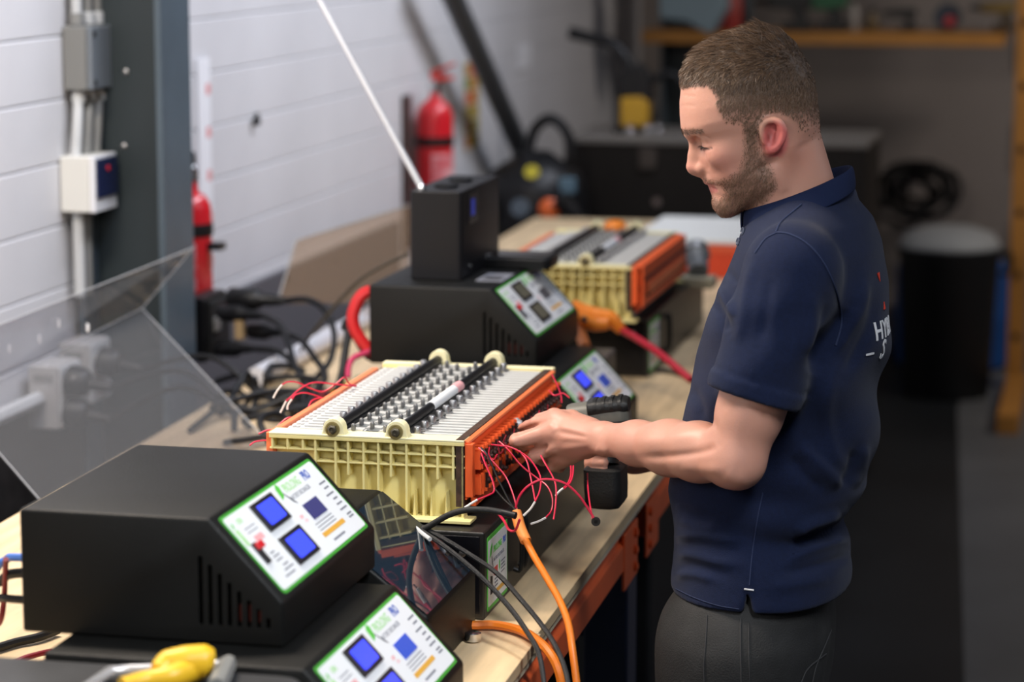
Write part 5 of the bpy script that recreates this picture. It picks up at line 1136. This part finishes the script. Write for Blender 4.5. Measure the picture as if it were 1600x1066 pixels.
# ---- hair: cap + strands
hair_m = mat('hair_brown', (.13, .078, .048), .55, var=.45, vscale=90)
strand_m = mat('hair_strand', (.15, .088, .05), .45)
top = np.clip((150-PY)/70, 0, 1)*np.clip((1290-PX)/60, 0, 1)
th = np.clip((hm+1)/10, 0, 1)*(.0008+.0055*top)+.0008*np.sin(P[:, 0]*260+P[:, 2]*190)*top*np.clip(hm/8, 0, 1)
capw = np.clip((top-.10)/.25, 0, 1)*np.clip((hm-3)/6, 0, 1); th = th*capw; sel = (capw > .0) & (hm > 3); fsel = sel[F].all(1); used = np.unique(F[fsel]); rm = np.full(len(P), -1); rm[used] = np.arange(len(used))
cap_o = np_mesh('hair', P[used]+NB[used]*th[used, None], rm[F[fsel]], hair_m, man)
def strands(name, idx, n, length, flow, m, width, lift, parent, jit=.3):
    pick = rng.choice(idx, n); V = []; Fc = []
    base = P[pick]+NB[pick]*0.0002; L = length[pick]*(.7+.6*rng.random(n)); fl = flow[pick]+rng.normal(0, jit, (n, 3)); N = NB[pick]
    fl = fl-N*(fl*N).sum(1)[:, None]; fl /= np.linalg.norm(fl, axis=1)[:, None]+1e-9; li = lift[pick] if hasattr(lift, '__len__') else np.full(n, lift)
    d0 = fl*(1-li)[:, None]+N*li[:, None]; d0 /= np.linalg.norm(d0, axis=1)[:, None]; d1 = fl*1.0+N*(li*.35)[:, None]; d1 /= np.linalg.norm(d1, axis=1)[:, None]
    p0 = base+N*(th[pick]*.55 if name == 'hair_strands' else 0)[:, None] if name == 'hair_strands' else base
    p1 = p0+d0*(L*.5)[:, None]; p2 = p1+d1*(L*.5)[:, None]; sd = np.cross(d0, N+rng.normal(0, .6, (n, 3))); sd /= np.linalg.norm(sd, axis=1)[:, None]+1e-9
    w_ = width
    V = np.stack([p0-sd*w_, p0+sd*w_, p1-sd*w_*.8, p1+sd*w_*.8, p2-sd*w_*.15, p2+sd*w_*.15], 1).reshape(-1, 3); k = np.arange(n)[:, None]*6
    Fc = np.concatenate([k+np.array([0, 1, 3, 2]), k+np.array([2, 3, 5, 4])]); return np_mesh(name, V, Fc, m, parent, 'stuff')
ctr = P-hw(1215, 75)
swept = fU*1.0+np.array([0, 0, .0]); down = np.array([0, 0, -1.])
wt = np.clip((130-PY)/50, 0, 1)[:, None]
flow = (swept+lU*.0)*wt+(down*.9+fU*.15)*(1-wt)
idx = np.where((hm > .5))[0]; idx = idx[rng.random(len(idx)) < np.clip(fade[idx]*1.1-.05, .12, 1)*np.clip(hm[idx]/8, .15, 1)]
sidx = idx[PY[idx] > 118]
length = np.clip(.0025+.016*np.clip((145-PY)/60, 0, 1)*np.clip((1270-PX)/80, .3, 1), 0, .02)
strands('hair_strands', idx, 15000, length, flow, strand_m, .00030, np.clip(.25+.25*top, 0, 1), cap_o)
dark_strand = mat('hair_strand_dark', (.06, .036, .022), .5)
strands('hair_strands', idx, 9000, length, flow, dark_strand, .00028, np.clip(.25+.25*top, 0, 1), cap_o)
strands('hair_strands', sidx, 14000, np.clip(.0022+.00006*np.clip(205-PY, 0, 80), .002, .007), flow, mat('hair_strand_fair', (.17, .10, .06), .5), .00026, .18, cap_o)
beard_m = mat('beard_hair', (.17, .095, .055), .5)
bi = np.where(bm_ > .5)[0]; bf = np.tile(down*.9+fU*.25, (len(P), 1)); bl = np.clip(.001+.00025*bm_, .001, .0042)
bd = strands('beard', bi, 9000, bl, bf, beard_m, .00022, .35, man)
wi = np.where(wm > -.3)[0]; strands('eyebrow', wi, 420, np.full(len(P), .0055), np.tile(-fU*1.0+np.array([0, 0, .2]), (len(P), 1)), mat('brow_hair', (.075, .045, .03), .5), .00018, .2, man)
ei = np.where(head & (np.abs(PY-225.5) < 1.2) & (PX > 1093) & (PX < 1111) & (np.abs(yl) < .05) & (np.abs(yl) > .015))[0]
if len(ei): strands('eyelashes', ei, 140, np.full(len(P), .006), np.tile(fU*.8+down*.7, (len(P), 1)), mat('lash', (.02, .012, .01), .5), .00022, .6, man, .15)

# ---------------- POLO SHIRT
navy = mat('navy_polo', (.0056, .0118, .043), .9, var=.2, vscale=220, bump=.35, bscale=900, spec=.25)
navy.node_tree.nodes['Principled BSDF'].inputs['Sheen Weight'].default_value = .06
T = Field(axis_pts([(-.78, -.10, .0036)]), axis_pts([(3.20, 3.86, .0036)]), axis_pts([(.965, 1.66, .0036)]))
T.op(torso_fn(0, True), *torso_box(.95, 1.66), k=.01)
NBs = hw(1246, 318)
for S_, s_ in ((SHn, 1), (SHf, -1)):
    T.cap(hw(1254, 358, s_*.05), S_*.92+hw(1254, 358)*.08, .045, .055, k=.035)
def sleeve(S_, E_, hit):
    ax_ = E_-S_; L = np.linalg.norm(ax_); ax_ /= L; a0 = S_+np.array([0, 0, .004]); cut = hit
    side = np.cross(ax_, FV); side /= np.linalg.norm(side)
    def fn(X, Y, Z):
        px, py, pz = X-a0[0], Y-a0[1], Z-a0[2]; t = px*ax_[0]+py*ax_[1]+pz*ax_[2]; tc = np.clip(t, 0, None)
        r = np.sqrt((px-tc*ax_[0])**2+(py-tc*ax_[1])**2+(pz-tc*ax_[2])**2)
        s_ = px*side[0]+py*side[1]+pz*side[2]
        R0 = np.interp(t, [0, .06, .12, .2], [.060, .064, .062, .0575])
        R0 = R0+.0016*np.sin(t*70+s_*60)*np.clip(t/.05, 0, 1)+.0026*np.where(t > cut-.022, 1, 0)-.0012*np.exp(-((t-cut+.0255)/.002)**2)
        return np.clip(np.maximum(r-R0, t-cut), -.05, .05)
    T.op(fn, np.minimum(S_, E_)-.1, np.maximum(S_, E_)+.1, k=.022)
    T.cap(S_+ax_*(cut-.03), S_+ax_*(cut+.05), .0520, .0515, k=.002, sub=True)
    return ax_, cut
axn, cutn = sleeve(SHn, ELn, .172); axf, cutf = sleeve(SHf, ELf, .172)
# neck opening
T.cap(hw(1240, 262), hw(1244, 318), .0605, .062, k=.006, sub=True)
# hem plane and side vents
zh = .988
T.op(lambda X, Y, Z: Z-zh+0*X+0*Y, (-.9, 3.2, .95), (-.05, 3.9, 1.02), k=.003, sub=True)
vn = at(1170, 921, 3.355)
def vent(X, Y, Z): 
    w_ = (vn[2]-Z)*.22; return np.maximum(np.abs(X-vn[0]-(vn[2]-Z)*.02)-w_, np.maximum(Z-vn[2], Y-(vn[1]+.022)))
T.op(vent, (vn[0]-.05, vn[1]-.1, .96), (vn[0]+.05, vn[1]+.03, vn[2]+.01), k=.002, sub=True)
TP, TF = T.mesh(); TP = smooth_verts(TP, TF, 2, .5); del T.D
FOLDS = [([(1122, 446), (1138, 474), (1150, 500)], .006, 7), ([(1112, 462), (1128, 492), (1140, 520)], -.005, 7), ([(1135, 420), (1152, 445)], -.003, 6),
  ([(1330, 480), (1308, 515), (1282, 548), (1266, 590)], -.010, 12), ([(1352, 430), (1345, 480), (1322, 520), (1298, 560)], .006, 10), ([(1368, 440), (1362, 500), (1340, 550), (1318, 590)], -.005, 10),
  ([(1300, 580), (1290, 640), (1300, 700), (1322, 740)], .005, 12), ([(1244, 690), (1268, 715), (1296, 742), (1316, 765)], .007, 11), ([(1232, 712), (1256, 742), (1290, 772)], -.006, 10),
  ([(1352, 690), (1345, 730), (1328, 768)], .006, 8), ([(1336, 700), (1328, 735), (1312, 760)], -.005, 8),
  ([(1240, 838), (1262, 822), (1290, 812), (1316, 800)], .008, 8), ([(1236, 852), (1262, 842), (1292, 832), (1318, 820)], -.007, 7), ([(1225, 878), (1262, 862), (1298, 850), (1328, 842)], .006, 8), ([(1215, 896), (1255, 890), (1300, 878), (1330, 866)], -.005, 8), ([(1200, 920), (1250, 912), (1300, 905)], .003, 9),
  ([(1052, 838), (1090, 836), (1130, 842), (1165, 848)], .005, 9), ([(1056, 852), (1090, 852), (1130, 860), (1168, 862)], -.0016, 9), ([(1056, 868), (1082, 868), (1120, 878), (1160, 884)], .004, 8), ([(1054, 884), (1080, 882), (1110, 892), (1150, 904)], -.0015, 9), ([(1054, 900), (1084, 898), (1120, 908)], .004, 7),
  ([(1058, 790), (1085, 806), (1120, 812)], -.003, 10), ([(1060, 812), (1090, 822), (1130, 826)], .004, 8), ([(1076, 600), (1092, 630), (1096, 660)], -.004, 9),
  ([(1180, 400), (1168, 450), (1160, 500), (1150, 545)], .004, 9), ([(1205, 430), (1196, 490), (1186, 540)], -.003, 10), ([(1270, 450), (1268, 510), (1262, 560)], .004, 10), ([(1292, 470), (1286, 530), (1276, 575)], -.005, 8), ([(1230, 470), (1232, 530), (1226, 570)], -.0025, 12)]
TP = sculpt(TP, TF, FOLDS)
shirt = np_mesh('polo_shirt', TP, TF, navy, man)
SB = BVHTree.FromPolygons([tuple(p) for p in TP], [tuple(f) for f in TF])
eye = Vector((0, 0, EYE))
def on_shirt(px, py, lift=.0008):
    r, _ = _ray(px, py); d = Vector(r).normalized(); h = SB.ray_cast(eye, d)
    return None if h[0] is None else np.array(h[0])+np.array(h[1])*lift
def seam(name, pts, r=.0009, m=None):
    Q = [on_shirt(x, y) for x, y in spline2(pts, 5)]; Q = [q for q in Q if q is not None]
    Lw = np.array(parent_world(shirt)); 
    if len(Q) < 2: return None
    o = MB().tube([q-Lw for q in Q], r, 6, 1, smooth=False).build(name, m or mat('seam_navy', (.014, .025, .075), .8), shirt); return o
def spline2(pts, sub): return [tuple(p[:2]) for p in spline([(x, y, 0) for x, y in pts], sub)]
seam('armhole_seam', [(1214, 364), (1232, 366), (1258, 379), (1282, 404), (1299, 436), (1310, 470), (1315, 505), (1306, 540)], .0013)
seam('shoulder_seam', [(1212, 364), (1220, 348), (1238, 332), (1252, 320)], .0011)
seam('armhole_seam', [(1214, 364), (1196, 374), (1180, 396)], .0011)
seam('side_seam', [(1192, 770), (1184, 810), (1176, 860), (1171, 915)], .0009)
seam('vent_stitch', [(1163, 920.5), (1171, 921.5), (1178, 922.5)], .0012, mat('stitch_white', (.8, .8, .82), .6))
seam('hem_stitch', [(1056, 920), (1085, 934), (1120, 946), (1155, 952)], .0006)
seam('hem_stitch', [(1190, 978), (1230, 975), (1270, 966), (1310, 944), (1322, 934)], .0006)
# back print: lettering laid on the cloth by dropping it onto the back
def back_print(name, build, m):
    b = MB(); build(b); Lw = np.array(parent_world(shirt)); V = []
    bmx = bmesh.new(); me = bpy.data.meshes.new('p'); me.from_pydata(b.v, [], b.f); bmx.from_mesh(me)
    bmesh.ops.triangulate(bmx, faces=bmx.faces)
    for _ in range(2): bmesh.ops.subdivide_edges(bmx, edges=[e for e in bmx.edges if e.calc_length() > .006], cuts=1)
    bmesh.ops.triangulate(bmx, faces=bmx.faces)
    for v in bmx.verts:
        h = SB.ray_cast(Vector((.4, v.co.y, v.co.z)), Vector((-1, 0, 0)))
        if h[0] is not None: v.co = Vector(np.array(h[0])+np.array(h[1])*(.0006+.0008*(v.co.x > .40005))-Lw)
    bmx.to_mesh(me); bmx.free(); me.materials.append(m); me.name = name
    o = bpy.data.objects.new(name, me); C.objects.link(o); o.parent = shirt; return o
pw_ = mat('print_white', (.85, .85, .88), .6); pr_ = mat('print_red', (.75, .05, .02), .6)
fz = lambda y, z: ((.4, y, z), (0, 1, 0), (0, 0, 1), (1, 0, 0))
YB = 3.425; Z1 = at(1380, 524, 3.45)[2]; Z2 = at(1375, 556, 3.45)[2]
back_print('back_lettering', lambda b: (b.text('HYBR', .034, fz(YB, Z1), depth=.0002, bold=.0004), b.text('S', .036, fz(YB+.022, Z2), depth=.0002, bold=.0006), b.prism([(0, .010), (.016, .010), (.016, .0125), (0, .0125)], .0002, fz(YB-.016, Z2))), pw_)
Zr = at(1384, 430, 3.45)[2]; Zr2 = at(1386, 478, 3.45)[2]
back_print('back_emblem', lambda b: (b.prism([(0, .012), (.012, .012), (.007, 0)], .0002, fz(YB+.033, Zr-.008)), b.prism([(0, 0), (.010, 0), (.006, .010)], .0002, fz(YB+.040, Zr2-.004))), pr_)
# collar
cu = []; cd = []; ct = []
phis = np.linspace(math.radians(14), math.radians(346), 49)
def cpt(phi, level):
    # phi=0 front; level 0 top fold, 1 lower edge of the fall
    c, s_ = math.cos(phi), math.sin(phi)
    if level == 0: pyc = 293-(c+1)/2*0; x = 1246-c*84; y = 262+(c+1)/2*66; yl_ = s_*.066
    else: x = 1248-c*(82+0*s_); y = 297+(c+1)/2*62; yl_ = s_*.083
    return hw(x, y, yl_)
inner, outer = [], []
prof = []
for ph in phis:
    a = cpt(ph, 0); b_ = cpt(ph, 1); mid = (cpt(ph, 0)+cpt(ph+PI, 0))/2; o_ = a-mid; o_ /= np.linalg.norm(o_)
    up = np.array([0, 0, 1.])
    tipx = 1+.25*max(0, math.cos(ph)-.72)/.28
    bb2 = a+(b_-a)*tipx
    prof.append([a-o_*.004-up*.030, a-o_*.003, a+up*.003, a+o_*.0045, (a*.5+bb2*.5)+o_*.0075, bb2+o_*.0085, bb2+o_*.004, (a*.5+bb2*.5)+o_*.003, a+o_*.0005-up*.004])
cb = MB(); cb.rings(prof); Lw = np.array(parent_world(shirt)); cb.v = [tuple(np.array(v)-Lw) for v in cb.v]
co = cb.build('collar', mat('navy_collar', (.006, .0128, .047), .9, spec=.25, bump=.4, bscale=1200), shirt, smooth=60); 
ss = co.modifiers.new('s', 'SUBSURF'); ss.levels = 1; ss.render_levels = 2
# placket + buttons
pk_ = [on_shirt(x, y, .001) for x, y in ((1168, 345), (1162, 362), (1155, 378), (1150, 396))]
for i, q in enumerate([q for q in pk_ if q is not None][1:3]): MB().lathe([(.0055, 0), (.0055, .0015), (.004, .002), (.003, .0012)], q, (-.8, -.5, .2), 12).build('button', mat('button_navy', (.03, .04, .07), .3), shirt, world=True)

# ---------------- JEANS AND SHOES
denim = mat('black_denim', (.0175, .0175, .018), .75, var=.45, vscale=26, bump=.4, bscale=500)
J = Field(axis_pts([(-.72, -.12, .006)]), axis_pts([(3.24, 3.80, .006)]), axis_pts([(.06, 1.08, .006)]))
cxw = float(np.interp(1.0, tz, tcx)); cyw = float(np.interp(1.0, tz, tcy))
hipc = np.array([cxw, cyw, .93])
jf = atz(1030, 1010, .93); jl = at(1035, 985, 3.50); jr = at(1300, 1020, 3.53); half = np.linalg.norm((jr-jl)[:2])/2*.985; jc = (jl+jr)/2
def hips(X, Y, Z):
    a = np.interp(Z, [.74, .84, .93, .985, 1.05], [half*.68, half*.91, half*.955, half*.89, half*.80]); b = np.interp(Z, [.74, .84, .93, .985, 1.05], [.135, .165, .168, .152, .138]); cx = np.interp(Z, [.8, .95, 1.0], [jc[0]-.005, jc[0], cxw])
    r = (np.abs((X-cx)/a)**2.4+np.abs((Y-jc[1])/b)**2.4)**(1/2.4); return np.clip(np.maximum((r-1)*.14, np.maximum(.75-Z, Z-1.06))-.0025*np.sin(Z*55+X*40)*np.cos(Y*28), -.05, .05)
J.op(hips, (-.8, 3.2, .72), (0, 3.85, 1.1), k=.03)
foot = []
for s in (-1, 1):
    hp_ = np.array([jc[0]+.0, jc[1]+s*.088, .90]); kn = np.array([jc[0]-.035, jc[1]+s*.10, .50]); an_ = np.array([jc[0]+.02, jc[1]+s*.11, .09])
    J.cap(hp_, kn, .094, .068, k=.07); J.cap(kn, an_, .069, .056, k=.04); foot.append(an_)
    J.cap(an_+np.array([0, 0, .02]), an_-np.array([0, 0, .06]), .047, .05, k=.004, sub=True)
JP, JF = J.mesh(); JP = smooth_verts(JP, JF, 2, .5); JP[:, 2] = np.maximum(JP[:, 2], .055)
jeans = np_mesh('jeans', JP, JF, denim, man)
JB = BVHTree.FromPolygons([tuple(p) for p in JP], [tuple(f) for f in JF])
def jseam(pts, r, m, name):
    Q = []
    for x, y in spline2(pts, 5):
        rr_, _ = _ray(x, y); h = JB.ray_cast(eye, Vector(rr_).normalized())
        if h[0] is not None: Q.append(np.array(h[0])+np.array(h[1])*.0008)
    if len(Q) > 2: L2_ = np.array(parent_world(jeans)); MB().tube([q-L2_ for q in Q], r, 6, 1, smooth=False).build(name, m, jeans)
sm = mat('denim_seam', (.032, .032, .034), .8)
jseam([(1157, 966), (1157, 1000), (1158, 1066), (1159, 1100)], .0012, sm, 'side_seam'); jseam([(1170, 975), (1170, 1020), (1171, 1066)], .0009, sm, 'side_seam')
jseam([(1105, 962), (1103, 1000), (1100, 1040), (1101, 1080)], .0009, sm, 'pocket_seam'); jseam([(1298, 985), (1288, 1010), (1275, 1040), (1268, 1070)], .001, sm, 'pocket_seam'); jseam([(1290, 1022), (1262, 1045), (1250, 1070)], .001, sm, 'pocket_seam')
shoe_m = mat('work_shoe', (.02, .018, .017), .45); sole_m = mat('shoe_sole', (.012, .012, .012), .7)
for an_ in foot:
    so = MB(); R = []
    for t, wdt, hh in ((.075, .026, .06), (.06, .036, .095), (.0, .042, .12), (-.06, .046, .095), (-.12, .05, .07), (-.17, .045, .052), (-.195, .028, .04)):
        R.append([(an_[0]+t, an_[1]+wdt*math.cos(a), .022+(hh-.022)*(.5+.5*math.sin(a)) if math.sin(a) > -.3 else .022) for a in np.linspace(0, 2*PI, 17)[:-1]])
    so.rings(R); shoe = so.build('shoe', shoe_m, man, world=True, smooth=60)
    sl_ = MB(); out_ = [(.08, .0), (.07, .033), (0, .044), (-.08, .05), (-.15, .05), (-.19, .034), (-.205, 0), (-.19, -.034), (-.15, -.05), (-.08, -.05), (0, -.044), (.07, -.033)]
    sl_.prism([(an_[0]+x, an_[1]+y) for x, y in out_][::-1], .026); sl_.build('sole', sole_m, shoe, world=True)

# ---------------- DRILL
tip = at(790, 667.5, 3.742); rear = at(984, 645, 3.715); dx = rear-tip; DL = np.linalg.norm(dx); dx /= DL
dz = np.array([0, 0, 1.])-dx*dx[2]; dz /= np.linalg.norm(dz); dy = np.cross(dz, dx)
dr_ = thing('cordless_drill', 'black and grey cordless drill in the man\'s hands with a silver socket at its tip', 'drill', at(945, 660, 3.715))
def dp(t, h=0, y=0): return tip+dx*t+dz*h+dy*y
drill_b = mat('drill_black', (.011, .011, .011), .5, bump=.3, bscale=300); drill_g = mat('drill_grey', (.13, .125, .105), .5)
MB().lathe([(.0085, 0), (.0090, .0015), (.0090, .0105), (.0080, .011)], tip, dx, 18).build('socket', chrome, dr_, world=True)
MB().lathe([(.0112, .0), (.0116, .0015), (.0116, .009), (.0085, .011), (.007, .014)], dp(.011), dx, 18).build('silver_collar', mat('collar_silver', (.72, .72, .74), .35, .6), dr_, world=True)
MB().cyl(dp(.03), dp(.075), .0062, n=12).build('bit', dull_metal, dr_, world=True)
MB().lathe([(.011, 0), (.0145, .006), (.0155, .025), (.0195, .05)], dp(.07), dx, 20).build('nose', drill_g, dr_, world=True)
MB().lathe([(.0215, 0), (.0225, .003), (.0225, .012), (.0215, .015)], dp(.098), dx, 20).build('rubber_ring', drill_b, dr_, world=True)
hb = MB(); 
def sec(t, w_, h0, h1): return [dp(t, (h0+h1)/2+(h1-h0)/2*math.sin(a)*(abs(math.sin(a))**-.35 if abs(math.sin(a)) > .01 else 1)*.999, w_*math.cos(a)*(abs(math.cos(a))**-.35 if abs(math.cos(a)) > .01 else 1)) for a in np.linspace(0, 2*PI, 25)[:-1]]
hb.rings([sec(.094, .0205, -.021, .021), sec(.10, .0225, -.025, .0225), sec(.15, .024, -.028, .0235), sec(DL-.012, .024, -.028, .0225), sec(DL-.003, .0215, -.024, .019), sec(DL, .018, -.02, .015)])
hs_ = hb.build('motor_housing', drill_g, dr_, world=True)
rb = MB(); rb.rings([sec(.125, .0236, .002, .0250), sec(.127, .0252, .002, .0262), sec(DL-.004, .0245, .002, .0248), sec(DL+.001, .022, .004, .022)]); gp = rb.build('rubber_grip', drill_b, dr_, world=True)
for k in range(4): MB().rings([sec(.134+k*.012, .0256, .0035, .0270), sec(.139+k*.012, .0256, .0035, .0268)]).build('grip_rib', drill_b, gp, world=True)
for k in range(2): MB().cbox(tuple(dp(DL-.012-k*.009, .0245, -.004)), (.003, .016, .006), Matrix([dx, dy, dz]).transposed()).build('vent_slot', dark_void, gp, world=True)
MB().cbox(tuple(dp(.158, -.013, -.0245)), (.055, .002, .013), Matrix([dx, dy, dz]).transposed()).build('side_panel', drill_b, hs_, world=True)
g0 = at(952, 664, 3.715); g1 = at(946, 722, 3.705)
MB().tube([g0, g0*.5+g1*.5, g1], [.021, .0165, .02], 14, 4).build('grip', drill_b, dr_, world=True)
MB().cbox(tuple(at(928, 676, 3.71)), (.012, .010, .020)).build('trigger', black_plastic, dr_, bevel=.003, world=True)
bc0 = at(946, 726, 3.70); bc1 = at(948, 790, 3.70)
bb4 = MB(); Rr = []
for t, sx_, sy_ in ((0, .024, .03), (.05, .0275, .036), (.5, .0275, .0365), (.85, .0265, .036), (.97, .022, .032), (1, .017, .027)):
    c = bc0+(bc1-bc0)*t; Rr.append([(c[0]+x, c[1]+y, c[2]) for x, y in rrect(2*sx_, 2*sy_, .012)])
bb4.rings(Rr); bb4.build('battery', drill_b, dr_, world=True)
